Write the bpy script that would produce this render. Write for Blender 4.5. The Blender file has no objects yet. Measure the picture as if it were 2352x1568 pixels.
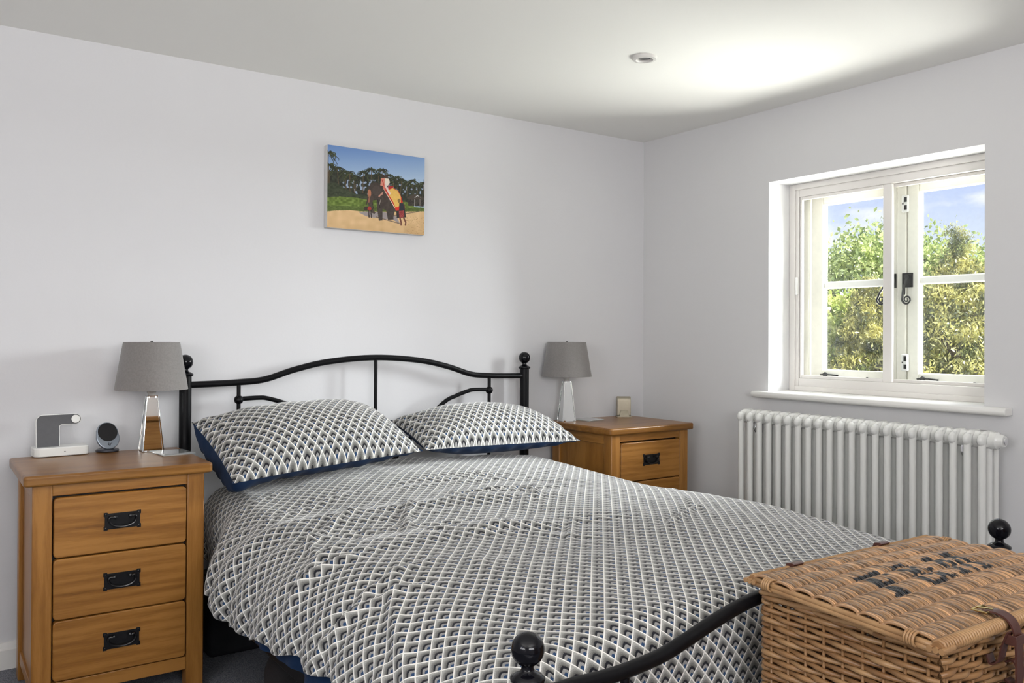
import bpy, bmesh, math, random
import numpy as np
from mathutils import Vector, Matrix
random.seed(7); rng = np.random.default_rng(7)
SC = bpy.context.scene
COL = SC.collection
PI = math.pi
def s2l(c):
    return tuple(((v/255)/12.92 if v/255 <= .04045 else ((v/255+.055)/1.055)**2.4) for v in c)

# ------------------------------------------------------------------ camera
yaw, pitch, roll = .6084, .005, .005
F = Vector((math.sin(yaw)*math.cos(pitch), math.cos(yaw)*math.cos(pitch), math.sin(pitch)))
R0 = Vector((math.cos(yaw), -math.sin(yaw), 0)); U0 = R0.cross(F)
R1 = math.cos(roll)*R0+math.sin(roll)*U0; U1 = -math.sin(roll)*R0+math.cos(roll)*U0
cam_d = bpy.data.cameras.new('camera'); cam = bpy.data.objects.new('camera', cam_d); COL.objects.link(cam)
cam.matrix_world = Matrix(((R1.x, U1.x, -F.x, -3.1556), (R1.y, U1.y, -F.y, -3.3124), (R1.z, U1.z, -F.z, 1.12), (0, 0, 0, 1)))
cam_d.sensor_width = 36; cam_d.lens = 36*1956.46/2352; cam_d.shift_y = -22.576/2352; cam_d.clip_start = .02; cam_d.clip_end = 200
SC.camera = cam

# ------------------------------------------------------------------ colour management, world, lights
SC.view_settings.view_transform = 'Standard'; SC.view_settings.look = 'None'
SC.view_settings.exposure = 0.14; SC.view_settings.gamma = 1; SC.view_settings.use_curve_mapping = False
W = bpy.data.worlds.new('sky'); SC.world = W; W.use_nodes = True
nt = W.node_tree; nt.nodes.clear()
def N(nt, t, **k):
    n = nt.nodes.new(t)
    for a, b in k.items():
        if a.startswith('i_'):
            n.inputs[a[2:]].default_value = b
        else: setattr(n, a, b)
    return n
def ramp(nt, stops, interp='LINEAR'):
    n = nt.nodes.new('ShaderNodeValToRGB'); n.color_ramp.interpolation = interp
    e = n.color_ramp.elements
    while len(e) < len(stops): e.new(.5)
    for el, (p, c) in zip(e, stops):
        el.position = p; el.color = (*c[:3], 1)
    return n
tc = N(nt, 'ShaderNodeTexCoord'); sep = N(nt, 'ShaderNodeSeparateXYZ'); nt.links.new(tc.outputs['Generated'], sep.inputs[0])
gr = ramp(nt, [(0, (.30, .34, .28)), (.495, (.42, .46, .40)), (.5, (.92, .97, 1.05)), (.55, (.80, .88, 1.05)), (.595, (.50, .61, 1.05)), (1, (.25, .38, .9))])
mr = N(nt, 'ShaderNodeMapRange'); mr.inputs[1].default_value = -1; mr.inputs[2].default_value = 1
nt.links.new(sep.outputs[2], mr.inputs[0]); nt.links.new(mr.outputs[0], gr.inputs[0])
mp = N(nt, 'ShaderNodeMapping'); mp.inputs['Scale'].default_value = (1, 1, 3.2); mp.inputs['Location'].default_value = (.62, .3, .15)
nt.links.new(tc.outputs['Generated'], mp.inputs[0])
no = N(nt, 'ShaderNodeTexNoise', i_Scale=5.5, i_Detail=6.0, i_Roughness=.52); nt.links.new(mp.outputs[0], no.inputs['Vector'])
cr = ramp(nt, [(.47, (0, 0, 0)), (.57, (1, 1, 1))]); nt.links.new(no.outputs[0], cr.inputs[0])
mx = N(nt, 'ShaderNodeMix', data_type='RGBA'); nt.links.new(cr.outputs[0], mx.inputs[0]); nt.links.new(gr.outputs[0], mx.inputs[6])
mx.inputs[7].default_value = (1.08, 1.08, 1.08, 1)
bg = N(nt, 'ShaderNodeBackground', i_Strength=1.0); nt.links.new(mx.outputs[2], bg.inputs[0])
wo = N(nt, 'ShaderNodeOutputWorld'); nt.links.new(bg.outputs[0], wo.inputs[0])

def lamp(name, kind, loc, target, energy, color=(1, 1, 1), **k):
    d = bpy.data.lights.new(name, kind); d.energy = energy; d.color = color
    for a, b in k.items(): setattr(d, a, b)
    o = bpy.data.objects.new(name, d); COL.objects.link(o); o.location = loc
    o.rotation_euler = (Vector(target)-Vector(loc)).to_track_quat('-Z', 'Y').to_euler()
    return o
lamp('sun', 'SUN', (1.5, -5, 6), (0, 0, 0), 14, (1, .96, .88), angle=.02)
lamp('sky_fill_light', 'AREA', (3.7, -3.0, 2.75), (-1.1, -1.0, .8), 1450, (.97, .98, 1), shape='RECTANGLE', size=2.6, size_y=2.6)  # area lamp added outside, out of view, to push more light through the window
lamp('ground_bounce_fill', 'AREA', (2.7, -1.8, -.8), (-.9, -1.2, 2.2), 930, (1, .98, .94), shape='RECTANGLE', size=3.6, size_y=3.0)  # unseen area lamp added low outside, aimed up to brighten the ceiling
lamp('rear_fill_light', 'AREA', (-2.7, -4.58, 1.5), (-2.2, -3.2, 3.0), 56, (1, .99, .98), shape='RECTANGLE', size=1.5, size_y=1.0)  # fill lamp added in the unseen rear opening, tilted towards the ceiling
lamp('side_fill_light', 'AREA', (-4.48, -2.9, 1.45), (-3.0, -2.5, 3.0), 36, (1, .99, .98), shape='RECTANGLE', size=1.3, size_y=1.0)  # second added fill lamp, set in the unseen side opening

# ------------------------------------------------------------------ helpers
MW = {}
def thing(name, label, cat, loc=(0, 0, 0), rotz=0, group=None, kind=None):
    o = bpy.data.objects.new(name, None); COL.objects.link(o); o.empty_display_size = .05
    o.location = loc; o.rotation_euler = (0, 0, rotz)
    if label: o['label'] = label
    if cat: o['category'] = cat
    if group: o['group'] = group
    if kind: o['kind'] = kind
    MW[o] = Matrix.Translation(loc) @ Matrix.Rotation(rotz, 4, 'Z')
    return o
def tag(o, label=None, cat=None, group=None, kind=None):
    for k, v in (('label', label), ('category', cat), ('group', group), ('kind', kind)):
        if v: o[k] = v
    return o
def link_mesh(name, me, parent, loc=None):
    o = bpy.data.objects.new(name, me); COL.objects.link(o)
    if parent is not None: o.parent = parent
    if loc is not None: o.location = loc
    MW[o] = MW[parent].copy() if parent is not None else Matrix.Translation(loc or (0, 0, 0))
    return o
def obj(name, bm, mat, parent=None, local=False, smooth=False, bevel=0, seg=2, angle=40, origin=None):
    """mesh from bmesh; coordinates are world ones unless local"""
    if parent is not None and not local: bm.transform(MW[parent].inverted())
    loc = None
    if parent is None and not local:
        if origin is None:
            xs = [v.co for v in bm.verts]
            origin = Vector((sum(v.x for v in xs)/len(xs), sum(v.y for v in xs)/len(xs), min(v.z for v in xs)))
        origin = Vector(origin); bm.transform(Matrix.Translation(-origin)); loc = origin
    bmesh.ops.recalc_face_normals(bm, faces=bm.faces)
    me = bpy.data.meshes.new(name); bm.to_mesh(me); bm.free()
    for m in (mat if isinstance(mat, (list, tuple)) else [mat]): me.materials.append(m)
    if smooth: me.shade_smooth()
    o = link_mesh(name, me, parent, loc)
    if smooth == 'auto':
        me.set_sharp_from_angle(angle=math.radians(angle))
    if bevel:
        b = o.modifiers.new('bevel', 'BEVEL'); b.width = bevel; b.segments = seg; b.limit_method = 'ANGLE'; b.angle_limit = math.radians(35)
        b.harden_normals = False
        me.shade_smooth(); me.set_sharp_from_angle(angle=math.radians(80))
    return o
def copy_tree(o, parent=None):
    c = o.copy(); COL.objects.link(c)
    if parent is not None: c.parent = parent
    for ch in list(o.children): copy_tree(ch, c)
    return c
def B(): return bmesh.new()
def box(bm, x0, x1, y0, y1, z0, z1, mi=0):
    vs = [bm.verts.new((x, y, z)) for z in (z0, z1) for y in (y0, y1) for x in (x0, x1)]
    for f in ((0, 2, 3, 1), (4, 5, 7, 6), (0, 1, 5, 4), (2, 6, 7, 3), (0, 4, 6, 2), (1, 3, 7, 5)):
        bm.faces.new([vs[i] for i in f]).material_index = mi
    return bm
def hexa(bm, pts):
    vs = [bm.verts.new(p) for p in pts]
    for f in ((0, 3, 2, 1), (4, 5, 6, 7), (0, 1, 5, 4), (1, 2, 6, 5), (2, 3, 7, 6), (3, 0, 4, 7)): bm.faces.new([vs[i] for i in f])
    return bm
def tube(bm, pts, r, seg=10, caps=True, flat=None):
    pts = [Vector(p) for p in pts]; n = len(pts)
    rs = r if isinstance(r, (list, tuple)) else [r]*n
    T = [(pts[min(i+1, n-1)]-pts[max(i-1, 0)]).normalized() for i in range(n)]
    up = Vector((0, 0, 1)) if abs(T[0].z) < .9 else Vector((0, 1, 0))
    nrm = T[0].cross(up).normalized(); rings = []
    for i in range(n):
        nrm = (nrm-T[i]*nrm.dot(T[i])).normalized(); bn = T[i].cross(nrm)
        ring = []
        for k in range(seg):
            a = 2*PI*k/seg; p = pts[i]+nrm*math.cos(a)*rs[i]*(flat or 1)+bn*math.sin(a)*rs[i]
            ring.append(bm.verts.new(p))
        rings.append(ring)
    for a, b in zip(rings, rings[1:]):
        for k in range(seg): bm.faces.new((a[k], a[(k+1) % seg], b[(k+1) % seg], b[k]))
    if caps: bm.faces.new(rings[0][::-1]); bm.faces.new(rings[-1])
    return bm
def lathe(bm, prof, c=(0, 0, 0), seg=32, axis='z', caps=True):
    rings = []
    for r, h in prof:
        ring = []
        for k in range(seg):
            a = 2*PI*k/seg; u, v = r*math.cos(a), r*math.sin(a)
            p = {'z': (u, v, h), 'y': (u, h, v), 'x': (h, u, v)}[axis]
            ring.append(bm.verts.new((c[0]+p[0], c[1]+p[1], c[2]+p[2])))
        rings.append(ring)
    for a, b in zip(rings, rings[1:]):
        for k in range(seg): bm.faces.new((a[k], a[(k+1) % seg], b[(k+1) % seg], b[k]))
    if caps:
        bm.faces.new(rings[0][::-1]); bm.faces.new(rings[-1])
    return bm
def prism(bm, outline, fn, d0, d1):
    """outline of (a,b); fn(a,b,d)->xyz"""
    a = [bm.verts.new(fn(p[0], p[1], d0)) for p in outline]; b = [bm.verts.new(fn(p[0], p[1], d1)) for p in outline]
    bm.faces.new(a); bm.faces.new(b[::-1]); n = len(a)
    for i in range(n): bm.faces.new((a[i], b[i], b[(i+1) % n], a[(i+1) % n]))
    return bm
def rrect(x0, x1, y0, y1, r, n=6):
    rr = r if isinstance(r, (list, tuple)) else (r, r, r, r)  # bl br tr tl
    out = []
    for (cx, cy, a0, q) in ((x0+rr[0], y0+rr[0], PI, rr[0]), (x1-rr[1], y0+rr[1], 1.5*PI, rr[1]), (x1-rr[2], y1-rr[2], 0, rr[2]), (x0+rr[3], y1-rr[3], .5*PI, rr[3])):
        if q == 0: out.append((cx, cy)); continue
        for i in range(n+1):
            a = a0+.5*PI*i/n; out.append((cx+q*math.cos(a), cy+q*math.sin(a)))
    return out
def spline(P, n=8):
    P = [Vector(p) for p in P]; Q = [P[0]*2-P[1]]+P+[P[-1]*2-P[-2]]; out = []
    for i in range(1, len(Q)-2):
        for k in range(n):
            t = k/n; a, b, c, d = Q[i-1:i+3]
            out.append(.5*((2*b)+(c-a)*t+(2*a-5*b+4*c-d)*t*t+(3*b-a-3*c+d)*t**3))
    return out+[P[-1]]
def vnoise(x, y, seed=0):
    xi = np.floor(x).astype(np.int64); yi = np.floor(y).astype(np.int64); xf = x-xi; yf = y-yi
    def h(a, b):
        v = (a*374761393+b*668265263+seed*974634777) & 0x7fffffff
        v = ((v ^ (v >> 13))*1274126177) & 0x7fffffff
        return ((v ^ (v >> 16)) & 0xffff)/65535.
    u = xf*xf*(3-2*xf); v = yf*yf*(3-2*yf)
    return (h(xi, yi)*(1-u)+h(xi+1, yi)*u)*(1-v)+(h(xi, yi+1)*(1-u)+h(xi+1, yi+1)*u)*v-.5
def grid_obj(name, P, mat, parent=None, uv=None, thick=0, flip=False):
    n, m, _ = P.shape
    me = bpy.data.meshes.new(name)
    c = np.array([P[..., 0].mean(), P[..., 1].mean(), P[..., 2].min()])
    if parent is not None: Wi = np.array(MW[parent].inverted()); V = P.reshape(-1, 3)@Wi[:3, :3].T+Wi[:3, 3]
    else: V = P.reshape(-1, 3)-c
    idx = np.arange(n*m).reshape(n, m)
    q = np.stack([idx[:-1, :-1], idx[1:, :-1], idx[1:, 1:], idx[:-1, 1:]], -1).reshape(-1, 4)
    if flip: q = q[:, ::-1]
    me.from_pydata(V.tolist(), [], q.tolist()); me.materials.append(mat)
    if uv is not None:
        l = me.uv_layers.new(name='UVMap'); l.data.foreach_set('uv', uv.reshape(-1, 2)[q.reshape(-1)].ravel())
    me.shade_smooth()
    o = link_mesh(name, me, parent, None if parent is not None else Vector(c))
    if thick:
        s = o.modifiers.new('thickness', 'SOLIDIFY'); s.thickness = thick; s.offset = -1
    return o

# ------------------------------------------------------------------ materials
def mat(name, col, rough=.5, metal=0, spec=.5, bump=None, noise=None, coat=0, sheen=0, trans=0, ior=1.45, coords='Object'):
    m = bpy.data.materials.new(name); m.use_nodes = True; t = m.node_tree; p = t.nodes['Principled BSDF']
    p.inputs['Base Color'].default_value = (*col[:3], 1); p.inputs['Roughness'].default_value = rough; p.inputs['Metallic'].default_value = metal
    p.inputs['Specular IOR Level'].default_value = spec; p.inputs['Coat Weight'].default_value = coat; p.inputs['Sheen Weight'].default_value = sheen
    p.inputs['Transmission Weight'].default_value = trans; p.inputs['IOR'].default_value = ior
    c = t.nodes.new('ShaderNodeTexCoord')
    if noise:   # (scale, amount, second colour, vector scale)
        mpn = N(t, 'ShaderNodeMapping'); mpn.inputs['Scale'].default_value = noise[3] if len(noise) > 3 else (1, 1, 1)
        t.links.new(c.outputs[coords], mpn.inputs[0])
        nn = N(t, 'ShaderNodeTexNoise', i_Scale=noise[0], i_Detail=5.0, i_Roughness=.6); t.links.new(mpn.outputs[0], nn.inputs['Vector'])
        rr = ramp(t, [(.5-noise[1], col), (.5+noise[1], noise[2])]); t.links.new(nn.outputs[0], rr.inputs[0]); t.links.new(rr.outputs[0], p.inputs['Base Color'])
    if bump:    # (scale, strength, distance)
        nn = N(t, 'ShaderNodeTexNoise', i_Scale=bump[0], i_Detail=4.0); t.links.new(c.outputs[coords], nn.inputs['Vector'])
        bb = N(t, 'ShaderNodeBump', i_Strength=bump[1], i_Distance=bump[2]); t.links.new(nn.outputs[0], bb.inputs['Height']); t.links.new(bb.outputs[0], p.inputs['Normal'])
    return m
def oak(name, grain, dark=1.0):
    m = bpy.data.materials.new(name); m.use_nodes = True; t = m.node_tree; p = t.nodes['Principled BSDF']
    c = t.nodes.new('ShaderNodeTexCoord'); mp = N(t, 'ShaderNodeMapping'); t.links.new(c.outputs['Object'], mp.inputs[0])
    sc = {'x': (1.6, 14, 22), 'y': (14, 1.6, 22), 'z': (20, 14, 1.6)}[grain]; mp.inputs['Scale'].default_value = sc
    info = N(t, 'ShaderNodeObjectInfo'); t.links.new(info.outputs['Location'], mp.inputs['Location'])
    n1 = N(t, 'ShaderNodeTexNoise', i_Scale=1.1, i_Detail=3.0, i_Distortion=.9); t.links.new(mp.outputs[0], n1.inputs['Vector'])
    w = N(t, 'ShaderNodeTexWave', wave_type='RINGS', rings_direction=grain.upper(), i_Scale=.55, i_Distortion=5.0, i_Detail=2.5)
    w.inputs['Detail Scale'].default_value = 1.2; t.links.new(mp.outputs[0], w.inputs['Vector'])
    n2 = N(t, 'ShaderNodeTexNoise', i_Scale=9.0, i_Detail=6.0, i_Roughness=.7); t.links.new(mp.outputs[0], n2.inputs['Vector'])
    a = N(t, 'ShaderNodeMath', operation='MULTIPLY_ADD'); t.links.new(w.outputs['Fac'], a.inputs[0]); a.inputs[1].default_value = .16; t.links.new(n1.outputs[0], a.inputs[2])
    b = N(t, 'ShaderNodeMath', operation='MULTIPLY_ADD'); t.links.new(n2.outputs[0], b.inputs[0]); b.inputs[1].default_value = .60; t.links.new(a.outputs[0], b.inputs[2])
    d = dark
    r = ramp(t, [(.45, (.145*d, .056*d, .010*d)), (.66, (.245*d, .100*d, .0175*d)), (.84, (.31*d, .132*d, .025*d)), (1, (.38*d, .172*d, .038*d))])
    t.links.new(b.outputs[0], r.inputs[0]); t.links.new(r.outputs[0], p.inputs['Base Color'])
    p.inputs['Roughness'].default_value = .34; p.inputs['Specular IOR Level'].default_value = .5
    bb = N(t, 'ShaderNodeBump', i_Strength=.18, i_Distance=.0012); t.links.new(n2.outputs[0], bb.inputs['Height']); t.links.new(bb.outputs[0], p.inputs['Normal'])
    return m
M_wall = mat('lilac_white_wall_paint', (.70, .695, .715), .85, bump=(90, .12, .002))
M_wall_shaded = mat('shaded_wall_paint', (.68, .675, .685), .85, bump=(90, .12, .002))  # right wall's shadow is put into the colour as a darker grey
M_ceil = mat('warm_white_ceiling_paint', (.86, .85, .82), .9, bump=(60, .08, .002))
M_carpet = mat('slate_carpet', (.11, .115, .14), .95, bump=(420, 1, .006), noise=(330, .14, (.36, .37, .42)))
M_trim = mat('white_satin_woodwork', (.80, .79, .76), .35, noise=(3, .3, (.82, .81, .79)))
M_cream = mat('cream_window_paint', (.78, .76, .68), .4, noise=(4, .3, (.82, .80, .73)))
M_upvc = mat('white_secondary_glazing', (.76, .73, .70), .3, noise=(3, .3, (.78, .755, .725)))
M_black = mat('black_metal', (.004, .004, .005), .36, spec=.18, coat=.05, noise=(40, .2, (.006, .006, .007)))
M_blackgloss = mat('gloss_black_metal', (.003, .003, .005), .08, spec=.28, coat=.12, noise=(30, .2, (.005, .005, .007)))
M_iron = mat('dark_iron', (.006, .006, .007), .26, spec=.6, noise=(60, .3, (.009, .009, .010)))
M_oakx, M_oakz, M_oaky = oak('oak_grain_across', 'x'), oak('oak_grain_upright', 'z'), oak('oak_grain_back_to_front', 'y')
M_oaktop = oak('oak_table_top', 'x', .74); M_oaktop.node_tree.nodes['Principled BSDF'].inputs['Roughness'].default_value = .3  # darker than the other oak: dulling by glossy reflection put into the colour
M_rad = mat('white_enamel', (.76, .76, .735), .22, noise=(5, .3, (.78, .78, .76)), coat=.3)
M_chrome = mat('chrome', (.7, .7, .72), .15, metal=1, noise=(30, .3, (.75, .75, .76)))
M_mirror = mat('mirror_glass', (.86, .88, .86), .02, metal=1, noise=(2, .3, (.88, .89, .88)))
M_shade = mat('grey_linen_shade', (.20, .185, .18), .9, sheen=.3, noise=(160, .25, (.255, .24, .232), (1, 1, 1)), bump=(500, .4, .001))
M_lampfit = mat('lampholder_plastic', (.55, .53, .50), .5, noise=(8, .3, (.58, .56, .53)))
M_whiteplas = mat('white_plastic', (.80, .80, .78), .3, noise=(10, .3, (.82, .82, .80)))
M_greyrub = mat('grey_rubber', (.085, .085, .092), .6, noise=(60, .25, (.10, .10, .108)))
M_bluegrey = mat('blue_grey_aluminium', (.30, .34, .40), .32, metal=.75, noise=(25, .3, (.33, .37, .43)))
M_darkgrey = mat('dark_grey_aluminium', (.06, .06, .075), .3, metal=.6, noise=(25, .3, (.07, .07, .085)))
M_ink = mat('black_ink', (.01, .01, .012), .5, noise=(10, .3, (.012, .012, .014)))
M_glasstile = mat('bevelled_silver_glass', (.50, .53, .53), .10, metal=.35, coat=.6, noise=(12, .3, (.58, .60, .60)))
M_champ = mat('champagne_metal', (.36, .32, .25), .42, metal=.6, noise=(60, .3, (.40, .36, .28)))
M_navy = mat('navy_cotton', (.005, .018, .052), .95, spec=.15, sheen=.05, bump=(300, .3, .001), noise=(18, .3, (.007, .024, .068)))
M_sheet = mat('grey_blue_sheet', (.16, .17, .20), .9, bump=(200, .3, .001), noise=(10, .3, (.19, .20, .23)))
M_bag = mat('black_nylon', (.010, .010, .013), .75, bump=(120, .4, .002), noise=(20, .3, (.018, .018, .022)))
M_leather = mat('brown_leather', (.055, .018, .014), .38, bump=(180, .25, .001), noise=(30, .3, (.085, .030, .022)))
M_brass = mat('brass', (.75, .60, .28), .22, metal=1, noise=(40, .3, (.80, .66, .34)))
M_gold = mat('antique_gold', (.45, .28, .07), .3, metal=1, noise=(20, .3, (.6, .4, .13)))
M_willow = mat('willow', (.19, .090, .036), .32, noise=(9, .22, (.36, .20, .088)), bump=(150, .3, .001))
M_willow2 = mat('willow_pale', (.26, .135, .058), .30, noise=(11, .22, (.43, .26, .125)), bump=(150, .3, .001))
M_lamp_in = mat('spotlight_reflector', (.16, .16, .16), .3, metal=.3, noise=(10, .3, (.20, .20, .20)))
M_bezel = mat('grey_white_bezel', (.62, .60, .58), .4, noise=(10, .3, (.65, .63, .61)))
M_bark = mat('bark', (.07, .05, .035), .9, bump=(20, 1, .02), noise=(6, .3, (.12, .09, .06)))
M_lawn = mat('lawn', (.10, .17, .03), .9, noise=(8, .3, (.16, .22, .05)), bump=(40, 1, .03))
M_bounce_stone = mat('pale_bounce_stone', (.5, .47, .42), .9, noise=(4, .3, (.56, .53, .47)), bump=(30, .5, .01))
def leaf_mat(name, c1, c2):
    m = bpy.data.materials.new(name); m.use_nodes = True; t = m.node_tree; t.nodes.clear()
    g = N(t, 'ShaderNodeTexCoord'); n = N(t, 'ShaderNodeTexNoise', i_Scale=5.0, i_Detail=6.0); t.links.new(g.outputs['Object'], n.inputs[0])
    r = ramp(t, [(.42, c1), (.58, c2)]); t.links.new(n.outputs[0], r.inputs[0])
    d = N(t, 'ShaderNodeBsdfDiffuse'); tr = N(t, 'ShaderNodeBsdfTranslucent'); x = N(t, 'ShaderNodeMixShader'); x.inputs[0].default_value = .4
    gl = N(t, 'ShaderNodeBsdfGlossy', i_Roughness=.4); x2 = N(t, 'ShaderNodeMixShader'); x2.inputs[0].default_value = .06
    o = N(t, 'ShaderNodeOutputMaterial')
    t.links.new(r.outputs[0], d.inputs[0]); t.links.new(r.outputs[0], tr.inputs[0]); t.links.new(d.outputs[0], x.inputs[1]); t.links.new(tr.outputs[0], x.inputs[2])
    t.links.new(x.outputs[0], x2.inputs[1]); t.links.new(gl.outputs[0], x2.inputs[2]); t.links.new(x2.outputs[0], o.inputs[0])
    return m
M_leafA = leaf_mat('broad_leaf_green', (.20, .27, .09), (.70, .78, .34))
M_leafB = leaf_mat('lime_leaf', (.36, .46, .10), (.68, .72, .26))
M_leafC = leaf_mat('golden_conifer_leaf', (.10, .12, .04), (.62, .58, .20))
M_leafD = leaf_mat('pale_shrub_leaf', (.42, .48, .16), (.72, .68, .34))
def glass_mat():
    m = bpy.data.materials.new('window_glass'); m.use_nodes = True; t = m.node_tree; t.nodes.clear()
    a = N(t, 'ShaderNodeBsdfTransparent'); a.inputs[0].default_value = (.975, .985, .98, 1); g = N(t, 'ShaderNodeBsdfGlossy', i_Roughness=.02)
    df = N(t, 'ShaderNodeBsdfDiffuse'); df.inputs[0].default_value = (.8, .8, .82, 1)
    c = N(t, 'ShaderNodeTexCoord'); n = N(t, 'ShaderNodeTexNoise', i_Scale=26.0, i_Detail=9.0, i_Roughness=.8); t.links.new(c.outputs['Object'], n.inputs[0])
    r = ramp(t, [(.45, (.0,)*3), (.62, (.025,)*3), (.74, (.08,)*3)]); t.links.new(n.outputs[0], r.inputs[0])
    x = N(t, 'ShaderNodeMixShader'); x.inputs[0].default_value = .025; x2 = N(t, 'ShaderNodeMixShader'); t.links.new(r.outputs[0], x2.inputs[0])
    o = N(t, 'ShaderNodeOutputMaterial'); t.links.new(a.outputs[0], x.inputs[1]); t.links.new(g.outputs[0], x.inputs[2])
    t.links.new(x.outputs[0], x2.inputs[1]); t.links.new(df.outputs[0], x2.inputs[2]); t.links.new(x2.outputs[0], o.inputs[0])
    return m
M_glass = glass_mat()
def cloth_mat(name, warm=1.0):
    """printed diamonds: cream lattice, speckled grey, black arch, pale grey arch, blue heart"""
    m = bpy.data.materials.new(name); m.use_nodes = True; t = m.node_tree; p = t.nodes['Principled BSDF']
    p.inputs['Roughness'].default_value = .88; p.inputs['Sheen Weight'].default_value = .35; p.inputs['Sheen Roughness'].default_value = .35; p.inputs['Specular IOR Level'].default_value = .3
    uv = N(t, 'ShaderNodeUVMap'); s = N(t, 'ShaderNodeSeparateXYZ'); t.links.new(uv.outputs[0], s.inputs[0])
    def mth(op, a, b=None, c=None):
        n = N(t, 'ShaderNodeMath', operation=op)
        for i, v in enumerate((a, b, c)):
            if v is None: continue
            if isinstance(v, (int, float)): n.inputs[i].default_value = v
            else: t.links.new(v, n.inputs[i])
        return n.outputs[0]
    P_ = mth('DIVIDE', s.outputs[0], .0365); Q_ = mth('DIVIDE', s.outputs[1], .0425)
    a = mth('FRACT', mth('ADD', Q_, P_)); b = mth('FRACT', mth('SUBTRACT', Q_, P_))
    pn = mth('POWER', mth('ADD', mth('POWER', a, 5.0), mth('POWER', b, 5.0)), .2)
    mxab = mth('MAXIMUM', a, b); mnab = mth('MINIMUM', a, b)
    edge = mth('MINIMUM', mnab, mth('SUBTRACT', 1.0, mxab))
    line = mth('LESS_THAN', edge, .046)
    nz = N(t, 'ShaderNodeTexNoise', i_Scale=900.0, i_Detail=2.0); t.links.new(uv.outputs[0], nz.inputs['Vector'])
    w = warm
    r = ramp(t, [(0, (.020, .055, .135)), (.31, (.26, .255, .25)), (.50, (.011, .011, .017)), (.645, (.115, .112, .105)), (.80, (.22, .217, .205)), (.94, (.40, .395, .37))], 'LINEAR')
    e = r.color_ramp.elements
    # hard steps below the arch, soft gradient above it
    def ins(pos, c):
        x = e.new(pos); x.color = (*c, 1)
    ins(.29, (.020, .055, .135)); ins(.475, (.30, .295, .285)); ins(.62, (.011, .011, .017))
    pj = mth('ADD', pn, mth('MULTIPLY', mth('SUBTRACT', nz.outputs[0], .5), .12)); t.links.new(pj, r.inputs[0])
    sp = N(t, 'ShaderNodeMix', data_type='RGBA', blend_type='MULTIPLY'); sp.inputs[0].default_value = .55
    rn = ramp(t, [(.35, (.45,)*3), (.6, (1.25,)*3)]); t.links.new(nz.outputs[0], rn.inputs[0]); t.links.new(r.outputs[0], sp.inputs[6]); t.links.new(rn.outputs[0], sp.inputs[7])
    fin = N(t, 'ShaderNodeMix', data_type='RGBA'); t.links.new(line, fin.inputs[0]); t.links.new(sp.outputs[2], fin.inputs[6]); fin.inputs[7].default_value = (.80*w, .785*w, .745*w, 1)
    t.links.new(fin.outputs[2], p.inputs['Base Color'])
    bb = N(t, 'ShaderNodeBump', i_Strength=.15, i_Distance=.0006); t.links.new(nz.outputs[0], bb.inputs['Height']); t.links.new(bb.outputs[0], p.inputs['Normal'])
    return m
M_cloth = cloth_mat('diamond_print_cotton')

# ------------------------------------------------------------------ room shell
XL, YF, ZC = -4.5, -4.6, 2.15
WY1, WY2, WZ1, WZ2 = -.813, -1.7646, .848, 1.8213; WT = .36
def struct(name, bm, m, **k): return tag(obj(name, bm, m, **k), kind='structure')
struct('floor', box(B(), XL-.1, .0, YF-.1, .0, -.12, 0), M_carpet)
struct('ceiling', box(B(), XL-.1, WT, YF-.1, .2, ZC, ZC+.15), M_ceil)
struct('wall_back', box(B(), XL-.1, WT, 0, .2, -.12, ZC), M_wall)
bm = B()
box(bm, 0, WT, WY1, 0, -.12, ZC); box(bm, 0, WT, YF-.1, WY2, -.12, ZC); box(bm, 0, WT, WY2, WY1, -.12, WZ1); box(bm, 0, WT, WY2, WY1, WZ2, ZC)
struct('wall_right', bm, M_wall_shaded)
def wall_open(name, axis, c0, c1, a0, a1, o0, o1, z0, z1):
    bm = B()
    for (p, q, r, s) in ((a0, o0, 0, ZC), (o1, a1, 0, ZC), (o0, o1, 0, z0), (o0, o1, z1, ZC)):
        if axis == 'x': box(bm, c0, c1, p, q, r-.0, s)
        else: box(bm, p, q, c0, c1, r, s)
    struct(name, bm, M_wall)
wall_open('wall_front', 'y', YF-.1, YF, XL-.1, 0, -3.45, -1.95, 1.0, 2.0)
wall_open('wall_left', 'x', XL-.1, XL, YF, 0, -3.55, -2.25, .95, 1.95)
def win_simple(name, axis, c, o0, o1, z0, z1):
    w = thing(name, None, None, (c if axis == 'x' else (o0+o1)/2, c if axis == 'y' else (o0+o1)/2, z0), kind='structure')
    def bb(a0, a1, q0, q1, d=.03):
        return box(B(), c-d, c+d, a0, a1, q0, q1) if axis == 'x' else box(B(), a0, a1, c-d, c+d, q0, q1)
    mid = (o0+o1)/2
    for a in ((o0, o0+.05, z0, z1), (o1-.05, o1, z0, z1), (o0+.05, o1-.05, z0, z0+.05), (o0+.05, o1-.05, z1-.05, z1), (mid-.03, mid+.03, z0+.05, z1-.05)):
        obj('window_frame', bb(*a), M_trim, w, bevel=.004)
win_simple('window_2', 'y', YF-.05, -3.45, -1.95, 1.0, 2.0)  # unseen window behind the camera, placed to give the rear fill
win_simple('side_fill_window', 'x', XL-.05, -3.55, -2.25, .95, 1.95)  # unseen side window, put in to carry the side fill
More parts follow.
